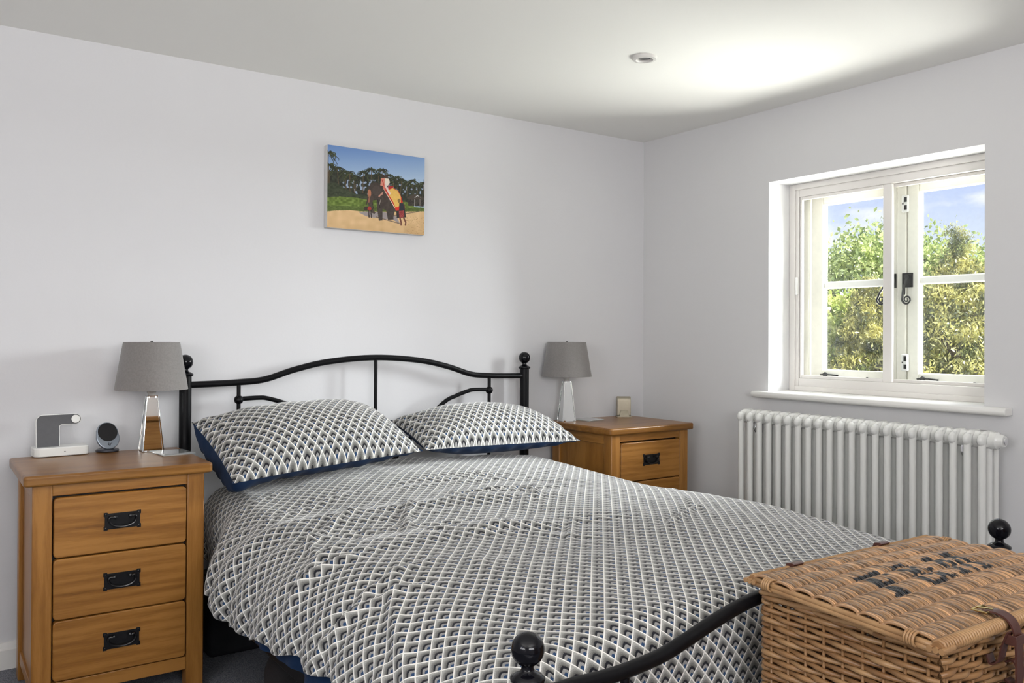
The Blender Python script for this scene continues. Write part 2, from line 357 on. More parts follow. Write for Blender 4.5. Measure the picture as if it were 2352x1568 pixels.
# baseboards: profile with a chamfered top
def baseboard(name, fn, a0, a1):
    prof = [(0, 0), (-.018, 0), (-.018, .064), (-.012, .068), (-.008, .087), (0, .087)]
    bm = B(); prism(bm, prof, fn, a0, a1); struct(name, bm, M_trim)
baseboard('baseboard_back', lambda a, b, d: (d, a, b), XL, -.018)
baseboard('baseboard_right', lambda a, b, d: (a, d, b), YF, 0)
baseboard('baseboard_left', lambda a, b, d: (XL-a, d, b), YF, -.018)
baseboard('baseboard_front', lambda a, b, d: (d, YF-a, b), XL+.018, -.018)

# ------------------------------------------------------------------ window_1: secondary glazing in front of two painted casements
win = thing('window_1', None, None, (.2, (WY1+WY2)/2, .875), kind='structure')
# sill board with rounded nose
bm = B()
prof = [(.30, .848), (-.045, .848), (-.054, .853), (-.058, .862), (-.054, .872), (-.046, .876), (.30, .876)]
prof_in = [(a, b) for a, b in prof]
prism(bm, [(.0, .848), (-.045, .848), (-.054, .853), (-.058, .862), (-.054, .872), (-.046, .876), (0, .876)], lambda a, b, d: (a, d, b), -1.862, -.758)
box(bm, 0, .30, WY2, WY1, .8481, .876)
obj('window_sill', bm, M_trim, win, bevel=.003)
A0, A1 = .154, .195           # secondary glazing plane
def fr(name, x0, x1, ya, yb, z0, z1, m, bev=.003, parent=None):
    return obj(name, box(B(), x0, x1, min(ya, yb), max(ya, yb), z0, z1), m, parent or win, bevel=bev)
TL, TR = WY1, WY2
for (a, b, c, d) in ((TL, TL-.046, .876, WZ2), (TR, TR+.046, .876, WZ2), (TL-.046, TR+.046, .876, .934), (TL-.046, TR+.046, 1.762, WZ2)):
    fr('subframe', A0, A1, a, b, c, d, M_upvc)
# outer architrave strip standing slightly proud
for (a, b, c, d) in ((TL, TL-.030, .876, WZ2), (TR, TR+.030, .876, WZ2), (TL-.030, TR+.030, .876, .898), (TL-.030, TR+.030, 1.795, WZ2)):
    fr('subframe_strip', A0-.008, A0, a, b, c, d, M_upvc, .002)
# sliding panels
sp = obj('sliding_panel', B(), M_upvc, win)
def panel(y0, y1, x, stl, str_, name='sliding_panel'):
    z0, z1 = .934, 1.762
    bm = B(); box(bm, x, x+.016, y0-stl, y0, z0, z1); box(bm, x, x+.016, y1, y1+str_, z0, z1); box(bm, x, x+.016, y1+str_, y0-stl, z0, z0+.014); box(bm, x, x+.016, y1+str_, y0-stl, z1-.014, z1)
    o = obj(name, bm, M_upvc, win, bevel=.002)
    obj('pane', box(B(), x+.006, x+.010, y1+str_, y0-stl, z0+.014, z1-.014), M_glass, o)
    return o
bpy.data.objects.remove(sp)
panel(-.862, -1.312, A0+.004, .010, .040)
panel(-1.290, TR+.047, A0+.024, .012, .012)
fr('track_gasket', A0+.010, A0+.014, -.8590, -.8618, .936, 1.76, M_ink, 0)
fr('pull_tab', A0-.014, A0+.004, -.848, -.858, 1.315, 1.395, M_whiteplas, .003)
# casement box frame
C0, C1 = .245, .345
for (a, b, c, d) in ((TL, -.848, .876, WZ2), (TR, -1.748, .876, WZ2), (-.848, -1.748, .876, .925), (-.848, -1.748, 1.775, WZ2), (-1.282, -1.322, .925, 1.775)):
    fr('casement_box', C0, C1, a, b, c, d, M_cream, .004)
def casement(g0, g1):
    x0, x1 = .250, .290; gz0, gz1 = .974, 1.728
    f = .040; o0, o1 = g0+.062 if g0 > -1 else g0+.050, g1-.042
    bm = B(); box(bm, x0, x1, g0, o0, .926, 1.774); box(bm, x0, x1, o1, g1, .926, 1.774); box(bm, x0, x1, g1, g0, .926, gz0); box(bm, x0, x1, g1, g0, gz1, 1.774)
    o = obj('casement', bm, M_cream, win, bevel=.005)
    obj('glazing_bar', box(B(), x0+.008, x1-.004, g1, g0, 1.343, 1.375), M_trim, o, bevel=.006)
    for (q0, q1) in ((gz0, 1.343), (1.375, gz1)):
        obj('pane', box(B(), x0+.022, x0+.026, g1, g0, q0, q1), M_glass, o)
    return o
ca = casement(-.918, -1.240); cb = casement(-1.375, -1.700)
# monkey tail handles
def monkey(parent, y, z, side, ext=0):
    bm = B(); box(bm, .241, .250, y-.016, y+.016, z-.030, z+.030); box(bm, .238, .248, y+.016, y+.026, z-.06, z+.03)
    pts = [(.228, y, z+.012), (.220, y+ext*.3, z-.01), (.218, y+ext*.7+side*.010, z-.045), (.218, y+ext+side*.013, z-.075)]
    cx, cz = y+ext+side*(-.006), z-.082
    sp_ = []
    for k in range(26):
        a = k/25*3.3*PI; rr = .020*(1-k/25*.8)
        sp_.append((.218, cx+side*math.cos(a)*rr, cz-math.sin(a)*rr))
    tube(bm, spline(pts, 5)+[Vector(p) for p in sp_], [.0045]*16+[.0045-.0022*i/25 for i in range(26)], 8)
    lathe(bm, [(.009, .222), (.010, .232), (.006, .242)], (0, y, z+.012), 12, 'x')
    return obj('handle', bm, M_iron, parent, smooth='auto')
monkey(cb, -1.336, 1.362, 1)
monkey(ca, -1.262, 1.362, 1, .040)
for z in (1.683, 1.017):
    bm = B(); box(bm, .232, .250, -1.337, -1.309, z-.036, z+.036)
    o = obj('lock_block', bm, M_whiteplas, cb, bevel=.004)
    bm = B(); box(bm, .2295, .232, -1.334, -1.322, z-.026, z-.008); box(bm, .2295, .232, -1.334, -1.322, z+.006, z+.026); box(bm, .2295, .232, -1.319, -1.314, z-.003, z+.003)
    obj('keyhole', bm, M_iron, o)
for (pr, y) in ((ca, -.96), (cb, -1.42)):
    bm = B(); tube(bm, [(.240, y+.045, .950), (.236, y+.01, .953), (.240, y-.045, .949)], .0035, 8); lathe(bm, [(.010, .942), (.010, .956), (.004, .962)], (.238, y+.02, 0), 12)
    lathe(bm, [(.006, .930), (.007, .944), (.003, .948)], (.238, y-.19, 0), 10)
    obj('stay', bm, M_iron, pr, smooth='auto')

# ------------------------------------------------------------------ column radiator
rad = thing('column_radiator', 'long white column radiator fixed under the window', 'radiator', (-.105, -1.307, .10))
def section():
    bm = B(); xf, xb, r = -.045, .045, .0128; z0, z1 = 0, .70
    def loop(z_a, z_b, sgn):
        pts = []
        for k in range(9):
            a = PI/2*k/8; pts.append((xf+.022*(1-math.sin(a)), 0, z_b-sgn*.022*(1-math.cos(PI/2-a)) if False else 0))
        return pts
    path = [(xf, 0, .03)]
    def arc(cx, cz, a0, a1, R, n=7): return [(cx+R*math.cos(a0+(a1-a0)*i/n), 0, cz+R*math.sin(a0+(a1-a0)*i/n)) for i in range(n+1)]
    R = .026
    path = arc(xf+R, z1-r-R, PI, PI/2, R)+arc(xb-R, z1-r-R, PI/2, 0, R)+arc(xb-R, z0+r+R, 0, -PI/2, R)+arc(xf+R, z0+r+R, -PI/2, -PI, R)+[(xf, 0, z1-r-R)]
    tube(bm, path, r, 14, False)
    tube(bm, [(0, 0, .015), (0, 0, .68)], r, 14, True)
    for zz in (z1-.032, z0+.032):   # webbed head
        box(bm, xf, xb, -.0105, .0105, zz-.022, zz+.022)
        for xx in (xf, xb): lathe(bm, [(.0, -.0115), (.016, -.011), (.0225, -.004), (.0225, .004), (.016, .011), (0, .0115)], (xx, 0, zz), 14, 'y', False)
        lathe(bm, [(.028, -.0251), (.031, -.012), (.031, .012), (.028, .0251)], (0, 0, zz-.001), 18, 'y')
    bmesh.ops.recalc_face_normals(bm, faces=bm.faces)
    me = bpy.data.meshes.new('column'); bm.to_mesh(me); bm.free(); me.materials.append(M_rad); me.shade_smooth(); me.set_sharp_from_angle(angle=math.radians(50))
    return me
sec = section()
for k in range(22): link_mesh('column', sec, rad, (0, .522-k*.0498, 0))
for zz in (.667,):
    bm = B(); lathe(bm, [(.030, -.548), (.030, -.556), (.024, -.562), (.022, -.575), (.019, -.578)], (0, 0, zz), 24, 'y')
    obj('end_plug', bm, M_rad, rad, local=True, smooth='auto')
    bm = B(); lathe(bm, [(.0125, -.5785), (.0125, -.583), (.009, -.585)], (0, 0, zz), 20, 'y'); o = obj('vent_screw', bm, M_chrome, rad, local=True, smooth='auto')
for yy in (.46, -.45):
    bm = B(); box(bm, -.004, .105, yy-.012, yy+.012, .60, .63); box(bm, .10, .105, yy-.02, yy+.02, .54, .69); prism(bm, [(-.03, .645), (.02, .645), (.02, .61), (-.02, .60), (-.034, .62)], lambda a, b, d: (a, d, b), yy-.006, yy+.006)
    obj('wall_bracket', bm, M_chrome, rad, local=True, bevel=.001)
for yy in (.565, -.572):
    bm = B(); tube(bm, [(0, yy, .032), (0, yy, -.10)], .0075, 10); lathe(bm, [(.013, 0), (.014, .03), (.02, .035), (.02, .075), (.014, .08)], (0, yy, 0), 16)
    obj('valve', bm, M_chrome, rad, local=True, smooth='auto')

# ------------------------------------------------------------------ ceiling spotlight
sl = thing('ceiling_spotlight', 'small recessed round spotlight in the ceiling, switched off', 'ceiling light', (-.967, -1.016, ZC-.012))
obj('bezel', lathe(B(), [(.046, .012), (.046, .008), (.043, .002), (.032, 0), (.027, .004), (.026, .0118)], (0, 0, 0), 40, caps=False), M_bezel, sl, local=True, smooth='auto')
obj('reflector', lathe(B(), [(.0262, .0112), (.022, .0085), (.016, .0095), (.010, .0105), (.001, .011)], (0, 0, 0), 32), M_lamp_in, sl, local=True, smooth=True)

# ------------------------------------------------------------------ canvas print
def painting(nx, ny):
    im = np.zeros((ny, nx, 3)); 
    jj, ii = np.mgrid[0:ny, 0:nx]
    X = 195+ii/(nx-1)*1405.; top = 130+.1423*(X-200); bot = 1325+.089*(X-190); Y = top+(ny-1-jj)/(ny-1.)*(bot-top)
    nz = lambda s, sd: vnoise(X/s, Y/s, sd)
    v = np.clip((Y-130)/500, 0, 1)[..., None]
    im[:] = np.array([98, 134, 192])*(1-v)+np.array([168, 192, 220])*v
    def poly(P, c, n=0, s=8):
        P = np.array(P, float); ins = np.zeros(X.shape, bool); m = len(P)
        for k in range(m):
            x1, y1 = P[k]; x2, y2 = P[k-1]
            c1 = ((y1 > Y) != (y2 > Y)); xx = (x2-x1)*(Y-y1)/(y2-y1+1e-9)+x1; ins ^= (c1 & (X < xx))
        im[ins] = (np.array(c)[None]+(nz(s, 3)[ins]*n)[:, None])
        return ins
    def ell(cx, cy, rx, ry, c, n=0):
        k = ((X-cx)/rx)**2+((Y-cy)/ry)**2 < 1; im[k] = np.array(c)+(nz(14, 5)[k]*n)[:, None]
    def line(P, w, c):
        for (x1, y1), (x2, y2) in zip(P, P[1:]):
            L = math.hypot(x2-x1, y2-y1)+1e-6; t = np.clip(((X-x1)*(x2-x1)+(Y-y1)*(y2-y1))/L/L, 0, 1)
            k = np.hypot(X-x1-t*(x2-x1), Y-y1-t*(y2-y1)) < w; im[k] = c
    poly([(200, 520), (330, 500), (440, 560), (560, 560), (640, 600), (760, 560), (900, 560), (1040, 600), (1200, 640), (1340, 680), (1500, 730), (1610, 730), (1610, 1010), (190, 930)], (40, 44, 30), 46, 22)
    k = (vnoise(X/26, Y/34, 9) > .22) & (Y > 640) & (Y < 850) & (X > 260); im[k] = (150, 165, 190)
    rnd = random.Random(4)
    def palm(x, y, s, h):
        line([(x, y), (x+rnd.uniform(-25, 25), y+h)], 5*s, (92, 74, 50))
        for q in range(30):
            a = PI*(q/29*1.5-.25)+rnd.uniform(-.1, .1); L = s*rnd.uniform(55, 118); c = rnd.choice([(30, 36, 22), (44, 52, 28), (72, 78, 38), (24, 28, 20)])
            p = [(x+math.cos(a)*L*t, y-math.sin(a)*L*t*.8+L*.55*t*t) for t in (0, .35, .7, 1)]; line(p, 3.2*s, c)
            for (u, w_) in p[1:]: line([(u, w_), (u+rnd.uniform(-9, 9), w_+20*s)], 2.6*s, c)
    for (x, y, s, h) in ((205, 250, 1.3, 500), (330, 470, 1.0, 300), (215, 430, 1.2, 330), (430, 520, .9, 300), (500, 540, 1, 280), (600, 600, .8, 200), (690, 530, 1.0, 300), (800, 490, 1.0, 300), (905, 570, .9, 200), (960, 500, 1.0, 200), (1060, 580, .8, 250), (1180, 610, 1, 260), (1250, 650, .9, 240), (1330, 680, .8, 200), (1420, 660, 1.0, 220), (1500, 720, .8, 180), (1590, 700, 1.0, 200), (1130, 680, .8, 200), (560, 640, .8, 190)): palm(x, y, s, h)
    poly([(190, 690), (300, 680), (400, 740), (560, 840), (700, 860), (760, 880), (760, 960), (190, 950)], (50, 58, 36), 30, 20)
    poly([(190, 890), (360, 880), (600, 900), (760, 930), (1300, 960), (1400, 990), (1450, 1040), (1610, 1050), (1610, 1110), (190, 1095)], (98, 118, 42), 60, 26)
    poly([(190, 1010), (800, 1030), (1610, 1060), (1610, 1115), (1200, 1100), (600, 1095), (190, 1092)], (82, 98, 36), 30, 20)
    sand = poly([(190, 1098), (300, 1085), (520, 1080), (650, 1098), (1100, 1105), (1610, 1105), (1610, 1500), (190, 1500)], (214, 178, 130), 18, 60)
    im[sand] -= (np.clip((Y[sand]-1250)/200, 0, 1)*16)[:, None]
    k = sand & (vnoise(X/13, Y/9, 21) > .3) & (X > 1280) & (Y > 1180); im[k] = (176, 138, 92)
    poly([(1330, 900), (1440, 850), (1540, 880), (1600, 910), (1590, 940), (1340, 930)], (70, 60, 50)); poly([(1440, 915), (1490, 866), (1555, 915), (1520, 890), (1490, 880)], (220, 220, 220))
    poly([(1350, 930), (1590, 935), (1590, 1035), (1350, 1020)], (52, 46, 38), 50, 12); line([(1452, 930), (1452, 1030)], 4, (200, 195, 190)); line([(1530, 930), (1530, 1020)], 4, (150, 140, 130))
    poly([(630, 1115), (700, 1100), (1000, 1110), (1180, 1180), (1230, 1285), (1120, 1220), (900, 1200), (740, 1170)], (150, 140, 140)); line([(1120, 1165), (1520, 1105)], 6, (120, 100, 84)); line([(880, 1180), (1230, 1280)], 7, (120, 100, 84))
    EL = (62, 50, 44)
    poly([(1160, 1000), (1290, 1000), (1320, 1190), (1180, 1200)], (40, 32, 30))
    poly([(960, 740), (1110, 760), (1220, 860), (1260, 980), (1240, 1080), (1150, 1100), (1130, 1190), (1135, 1215), (1050, 1225), (1020, 1080), (970, 1060), (970, 1230), (915, 1235), (890, 1040), (880, 930), (800, 920)], EL, 16, 22)
    ell(865, 790, 112, 112, EL, 14); poly([(755, 780), (840, 900), (815, 1010), (840, 1090), (872, 1112), (850, 1135), (810, 1115), (770, 1030), (745, 940)], (70, 56, 50), 12, 14)
    ell(778, 835, 26, 55, (176, 112, 82)); ell(770, 920, 18, 50, (140, 92, 70)); ell(880, 790, 60, 70, (72, 60, 54), 10)
    poly([(905, 880), (975, 810), (970, 850), (920, 890)], (190, 140, 120)); line([(900, 930), (930, 1040)], 8, (35, 28, 26)); line([(945, 930), (920, 1000)], 5, (150, 140, 130))
    poly([(965, 740), (1120, 755), (1200, 800), (1250, 900), (1270, 970), (1215, 1050), (1210, 1090), (1165, 1090), (1110, 960), (1030, 860)], (196, 48, 30))
    poly([(1050, 790), (1115, 762), (1190, 800), (1240, 890), (1240, 960), (1205, 1035), (1165, 1060), (1125, 960), (1060, 860)], (226, 182, 92), 12, 16)
    line([(985, 770), (1150, 1050)], 4, (240, 214, 190)); poly([(1160, 1040), (1215, 1035), (1210, 1085), (1165, 1095)], (214, 40, 20)); poly([(1050, 720), (1130, 735), (1120, 760), (1060, 770)], (170, 34, 26))
    ell(975, 590, 22, 28, (60, 40, 34)); ell(1022, 592, 22, 28, (66, 46, 38)); poly([(945, 620), (1005, 610), (1010, 740), (935, 720)], (214, 140, 120)); poly([(1005, 620), (1060, 625), (1075, 680), (1050, 720), (1000, 740)], (232, 220, 206))
    line([(1010, 720), (1040, 780), (1072, 840)], 15, (226, 206, 196)); line([(985, 720), (1000, 780)], 12, (214, 120, 100)); line([(960, 640), (990, 720)], 6, (190, 60, 44))
    ell(740, 1055, 42, 32, (54, 40, 30)); ell(780, 1060, 26, 34, (170, 50, 36)); line([(730, 1010), (745, 960), (760, 900)], 8, (60, 40, 34)); line([(772, 1080), (775, 1185)], 8, (46, 32, 28)); line([(800, 1080), (808, 1185)], 8, (46, 32, 28)); line([(820, 970), (835, 1050), (810, 1090)], 7, (44, 32, 28))
    ell(1212, 945, 22, 30, (140, 110, 60)); poly([(1215, 975), (1280, 985), (1285, 1090), (1215, 1100)], (28, 34, 44)); poly([(1212, 1095), (1285, 1090), (1292, 1170), (1285, 1195), (1215, 1190)], (150, 52, 52), 50, 9)
    line([(1225, 1190), (1245, 1260), (1245, 1298)], 12, (110, 62, 46)); line([(1280, 1190), (1315, 1260), (1308, 1300)], 11, (110, 62, 46)); line([(1285, 1000), (1300, 1060)], 8, (90, 52, 40))
    return np.clip(im, 0, 255)/255.
pic = thing('canvas_print', 'unframed canvas photo print of a decorated elephant and palms, hung above the bed', 'picture', (-1.568, -.0175, 1.558))
x0, x1, z0, z1, yd = -1.794, -1.342, 1.558, 1.897, -.034
obj('canvas_wrap', box(B(), x0, x1, yd, -.002, z0, z1), mat('canvas_edge', (.62, .61, .60), .8, bump=(300, .3, .001), noise=(30, .3, (.66, .65, .64))), pic, bevel=.002)
nx, ny = 372, 280
im = painting(nx, ny); lin = np.where(im <= .04045, im/12.92, ((im+.055)/1.055)**2.4)
gx, gz = np.meshgrid(np.linspace(x0+.001, x1-.001, nx), np.linspace(z0+.001, z1-.001, ny))
P = np.stack([gx, np.full_like(gx, yd-.0008), gz], -1)
M_print = bpy.data.materials.new('canvas_photo_print'); M_print.use_nodes = True
t_ = M_print.node_tree; at = N(t_, 'ShaderNodeAttribute', attribute_name='print'); t_.links.new(at.outputs['Color'], t_.nodes['Principled BSDF'].inputs['Base Color'])
t_.nodes['Principled BSDF'].inputs['Roughness'].default_value = .6
o = grid_obj('printed_face', P, M_print, pic, flip=True)
ca_ = o.data.color_attributes.new('print', 'FLOAT_COLOR', 'POINT'); ca_.data.foreach_set('color', np.concatenate([lin.reshape(-1, 3), np.ones((nx*ny, 1))], 1).ravel().astype(np.float32))

# ------------------------------------------------------------------ bedside cabinets
def cabinet(loc, label):
    w, d, h = .526, .46, .7133
    t = thing('bedside_cabinet', label, 'bedside cabinet', loc, 0, 'oak three-drawer bedside cabinets')
    # local origin: centre of footprint on the floor; front is -y
    X0, X1, Y0, Y1 = -w/2, w/2, -d/2, d/2
    bx0, bx1, by0, by1 = X0+.024, X1-.022, Y0+.020, Y1-.012; zt = h-.031
    bm = B(); prism(bm, rrect(X0, X1, Y0, Y1, .012, 4), lambda a, b, c: (a, b, c), zt, h)
    obj('table_top', bm, M_oaktop, t, local=True, bevel=.007, seg=3)
    lw = .052
    for (a, b) in ((bx0, by0), (bx1-lw, by0), (bx0, by1-lw), (bx1-lw, by1-lw)):
        obj('leg', box(B(), a, a+lw, b, b+lw, 0, zt), M_oakz, t, local=True, bevel=.003)
    obj('front_rail', box(B(), bx0+lw, bx1-lw, by0+.004, by0+.03, .648, zt), M_oakx, t, local=True, bevel=.002)
    obj('front_rail', box(B(), bx0+lw, bx1-lw, by0+.004, by0+.03, .066, .106), M_oakx, t, local=True, bevel=.002)
    for (sx, s) in ((bx0, 1), (bx1, -1)):
        a0, a1 = sorted((sx+s*.004, sx+s*.022)); p0, p1 = sorted((sx+s*.012, sx+s*.020))
        obj('side_rail', box(B(), a0, a1, by0+lw, by1-lw, zt-.045, zt), M_oaky, t, local=True, bevel=.002)
        obj('side_rail', box(B(), a0, a1, by0+lw, by1-lw, .058, .094), M_oaky, t, local=True, bevel=.002)
        obj('side_panel', box(B(), p0, p1, by0+lw, by1-lw, .094, zt-.045), M_oakz, t, local=True)
    obj('back_panel', box(B(), bx0+lw, bx1-lw, by1-.02, by1-.01, .06, zt), M_oakx, t, local=True)
    obj('carcass', box(B(), bx0+.022, bx1-.022, by0+.030, by1-.02, .080, zt-.002), M_ink, t, local=True)
    dx0, dx1 = bx0+lw+.003, bx1-lw-.003
    for (q0, q1) in ((.468, .642), (.2875, .4635), (.110, .284)):
        bm = B(); prism(bm, rrect(dx0, dx1, q0, q1, .012, 5), lambda a, b, c: (a, c, b), by0-.003, by0+.024)
        dr = obj('drawer', bm, M_oakx, t, local=True, bevel=.003)
        cz = (q0+q1)/2+.004; yy = by0-.003
        hw, hh = .052, .0265
        bm = B()
        out = [(-hw, -hh), (-hw+.010, -hh), (-hw+.012, -hh+.003), (hw-.012, -hh+.003), (hw-.010, -hh), (hw, -hh), (hw, -hh+.011), (hw-.003, -hh+.013), (hw-.003, hh-.013), (hw, hh-.011), (hw, hh), (hw-.010, hh), (hw-.012, hh-.003), (-hw+.012, hh-.003), (-hw+.010, hh), (-hw, hh), (-hw, hh-.011), (-hw+.003, hh-.013), (-hw+.003, -hh+.013), (-hw, -hh+.011)]
        prism(bm, out, lambda a, b, c: (a, c, b+cz), yy-.0025, yy-.0)
        for sx in (-1, 1):
            for sz in (-1, 1): lathe(bm, [(.003, -.0045), (.0025, -.0055), (.001, -.006)], (sx*(hw-.006), yy+.002, cz+sz*(hh-.006)), 8, 'y')
            lathe(bm, [(.003, 0), (.003, -.008), (.0055, -.010), (.0055, -.013), (.002, -.015)], (sx*.022, yy, cz+.012), 12, 'y')
        tube(bm, spline([(-.022, yy-.011, cz+.011), (-.034, yy-.010, cz+.013), (-.038, yy-.009, cz+.004), (-.030, yy-.009, cz-.010), (-.012, yy-.009, cz-.0165), (0, yy-.009, cz-.0175), (.012, yy-.009, cz-.0165), (.030, yy-.009, cz-.010), (.038, yy-.009, cz+.004), (.034, yy-.010, cz+.013), (.022, yy-.011, cz+.011)], 4), .0034, 8)
        obj('handle', bm, M_iron, dr, local=True, smooth='auto', angle=35)
    return t
ns1 = cabinet((-2.647, -.317, 0), 'oak three-drawer bedside cabinet at the left, standing in full view beside the bed')
ns2 = copy_tree(ns1); ns2.location = (-.3995, -.263, 0); ns2['label'] = 'oak three-drawer bedside cabinet in the right corner, half hidden behind the bed'
HT = .7133

# ------------------------------------------------------------------ table lamps
def table_lamp(loc, rz, label):
    t = thing('table_lamp', label, 'lamp', loc, rz, 'mirrored bedside lamps')
    a, b, H = .034, .0165, .190
    hexa_pts = lambda q0, q1, z0, z1: [(-q0, -q0, z0), (q0, -q0, z0), (q0, q0, z0), (-q0, q0, z0), (-q1, -q1, z1), (q1, -q1, z1), (q1, q1, z1), (-q1, q1, z1)]
    obj('mirrored_base', hexa(B(), hexa_pts(a-.001, b-.001, .001, H)), M_mirror, t, local=True, bevel=.0015)
    # bevelled border strips on each face
    for k in range(4):
        R = Matrix.Rotation(k*PI/2, 4, 'Z'); bm = B()
        def pt(u, v, out):   # u -1..1 , v 0..1 on the front face
            q = a+(b-a)*v; return R @ Vector((u*q, -q-out, .001+(H-.001)*v))
        bw = .0042
        def strip(c):
            lo = [bm.verts.new(pt(u, v, -.0005)) for u, v in c]; hi = [bm.verts.new(pt(u, v, .0012)) for u, v in c]
            cx = sum(u for u, v in c)/4; cv = sum(v for u, v in c)/4
            for v_, (u, v) in zip(hi, c): v_.co = pt(cx+(u-cx)*.72, cv+(v-cv)*.985, .0014)
            n = 4; bm.faces.new(hi)
            for i in range(n): bm.faces.new((lo[i], hi[i], hi[(i+1) % n], lo[(i+1) % n]))
        eb, et = bw/a, bw/b; ev = bw/H
        strip([(-1, 0), (-1+eb, 0), (-1+et, 1), (-1, 1)]); strip([(1-eb, 0), (1, 0), (1, 1), (1-et, 1)])
        strip([(-1+eb, 0), (1-eb, 0), (1-eb, ev), (-1+eb, ev)]); strip([(-1+et, 1-ev), (1-et, 1-ev), (1-et, 1), (-1+et, 1)])
        obj('glass_bevel', bm, M_mirror, t, local=True)
    obj('cap', box(B(), -b-.001, b+.001, -b-.001, b+.001, H, H+.003), M_chrome, t, local=True)
    obj('lampholder', lathe(B(), [(.012, H+.003), (.012, H+.008), (.0155, H+.016), (.0165, H+.040), (.014, H+.052)], seg=20), M_lampfit, t, local=True, smooth='auto')
    zb, zt_, rb, rt_ = .214, .379, .1195, .0925
    sh = obj('lamp_shade', lathe(B(), [(rb-.001, zb), (rb, zb), (rb, zb+.002), (rt_, zt_-.002), (rt_, zt_), (rt_-.002, zt_), (rb-.0025, zb+.001)], seg=56, caps=False), M_shade, t, local=True, smooth='auto')
    bm = B()
    for k in range(3):
        an = 2*PI*k/3+.4; tube(bm, [(.012*math.cos(an), .012*math.sin(an), zt_-.03), (rt_*.99*math.cos(an), rt_*.99*math.sin(an), zt_-.003)], .0012, 6)
    lathe(bm, [(.012, zt_-.032), (.016, zt_-.030), (.016, zt_-.028)], seg=16); tube(bm, [(0, 0, H+.05), (0, 0, zt_-.03)], .008, 10); lathe(bm, [(.001, zt_-.03), (.004, zt_-.02), (.005, zt_+.004), (.001, zt_+.006)], seg=10)
    obj('shade_carrier', bm, M_chrome, sh, local=True, smooth='auto')
    return t
lp = table_lamp((-2.487, -.152, HT), math.radians(1), 'table lamp with grey tapered shade and mirrored base on the left bedside cabinet')
l2 = copy_tree(lp); l2.location = (-.600, -.105, HT); l2.rotation_euler = (0, 0, math.radians(-14)); l2['label'] = 'table lamp with grey tapered shade and mirrored base on the far right bedside cabinet'

# ------------------------------------------------------------------ small things on the left cabinet
# charging dock
dk = thing('charging_dock', 'white charging dock with a grey upright panel and round white pad', 'charger', (-2.764, -.097, HT), math.radians(4))
bm = B(); prism(bm, rrect(-.083, .083, -.045, .040, .022, 8), lambda a, b, c: (a, b, c), .0015, .031)
obj('dock_base', bm, M_whiteplas, dk, local=True, bevel=.003, seg=3)
bm = B(); box(bm, .004, .009, -.0462, -.0448, .0155, .0170); obj('indicator', bm, M_ink, dk, local=True)
bm = B(); prism(bm, rrect(-.068, .07, -.036, .03, .015, 6), lambda a, b, c: (a, b, c), .0, .0015); obj('rubber_foot', bm, M_greyrub, dk, local=True)
L_ = [(-.076, .0), (-.008, .0)]
def dock_outline(o=0):
    pts = [(-.071-o, .0-o), (-.004+o, 0-o)]
    # inner corner then arm
    r = .010-o
    for i in range(6): a = PI+(-PI/2)*i/5; pts.append((-.004+.010+o*0+(.010-o)*math.cos(a)+0, .063+(.010-o)*math.sin(a)-o*0))
    for i in range(13): a = -PI/2+PI*i/12; pts.append((.047+(.0165+o)*math.cos(a), .0895+(.0165+o)*math.sin(a)))
    for i in range(8): a = PI/2+PI/2*i/7; pts.append((-.071+.02+(.02+o)*math.cos(a), .086+(.02+o)*math.sin(a)))
    return pts
tilt = math.radians(8)
def up(y0): return lambda a, b, c: (a, y0+c+math.sin(tilt)*b, .030+math.cos(tilt)*b)
bm = B(); prism(bm, dock_outline(.002), up(-.014), 0, .010); pn_ = obj('phone_panel', bm, M_whiteplas, dk, local=True, bevel=.0015)
bm = B(); prism(bm, dock_outline(-.0005), up(-.014), -.0015, .001); obj('grey_face', bm, M_greyrub, pn_, local=True)
bm = B(); prism(bm, [(.047+.0135*math.cos(2*PI*i/28), .0895+.0135*math.sin(2*PI*i/28)) for i in range(28)], up(-.014), -.0045, 0); obj('watch_pad', bm, M_whiteplas, dk, local=True, bevel=.001)
# phone stand
ps = thing('phone_stand', 'blue-grey oval phone stand with a round black pad', 'phone stand', (-2.617, -.093, HT), math.radians(12))
obj('foot', lathe(B(), [(.030, 0), (.036, .001), (.0375, .004), (.036, .008), (.030, .010)], seg=40), M_darkgrey, ps, local=True, smooth='auto')
tl = math.radians(20)
def upp(y0): return lambda a, b, c: (a, y0+math.cos(tl)*c+math.sin(tl)*b, .0105+math.cos(tl)*b-math.sin(tl)*c)
def capsule(r, h, o=0, n=14):
    pts = []
    for i in range(n+1): a = PI+PI*i/n; pts.append(((r-o)*.98*math.cos(a), r*1.05+(r*1.05-o)*math.sin(a)))
    for i in range(n+1): a = PI*i/n; pts.append(((r-o)*.92*math.cos(a), h-r*.95+(r*.95-o)*math.sin(a)))
    return pts
bm = B(); prism(bm, capsule(.0395, .096), upp(-.022), 0, .010); bd = obj('stand_body', bm, M_bluegrey, ps, local=True, bevel=.003, seg=3)
bm = B(); prism(bm, [(.0325*math.cos(2*PI*i/36), .0605+.0325*math.sin(2*PI*i/36)) for i in range(36)], upp(-.022), -.0012, .001); pad = obj('charging_pad', bm, M_ink, bd, local=True)
def stroke(bm, pts, fn, w=.0007):
    for (a, b), (c, d) in zip(pts, pts[1:]):
        L = math.hypot(c-a, d-b); nx_, ny_ = -(d-b)/L*w, (c-a)/L*w
        prism(bm, [(a+nx_, b+ny_), (a-nx_, b-ny_), (c-nx_, d-ny_), (c+nx_, d+ny_)], fn, -.0006, .0002)
bm = B(); f_ = upp(-.022)
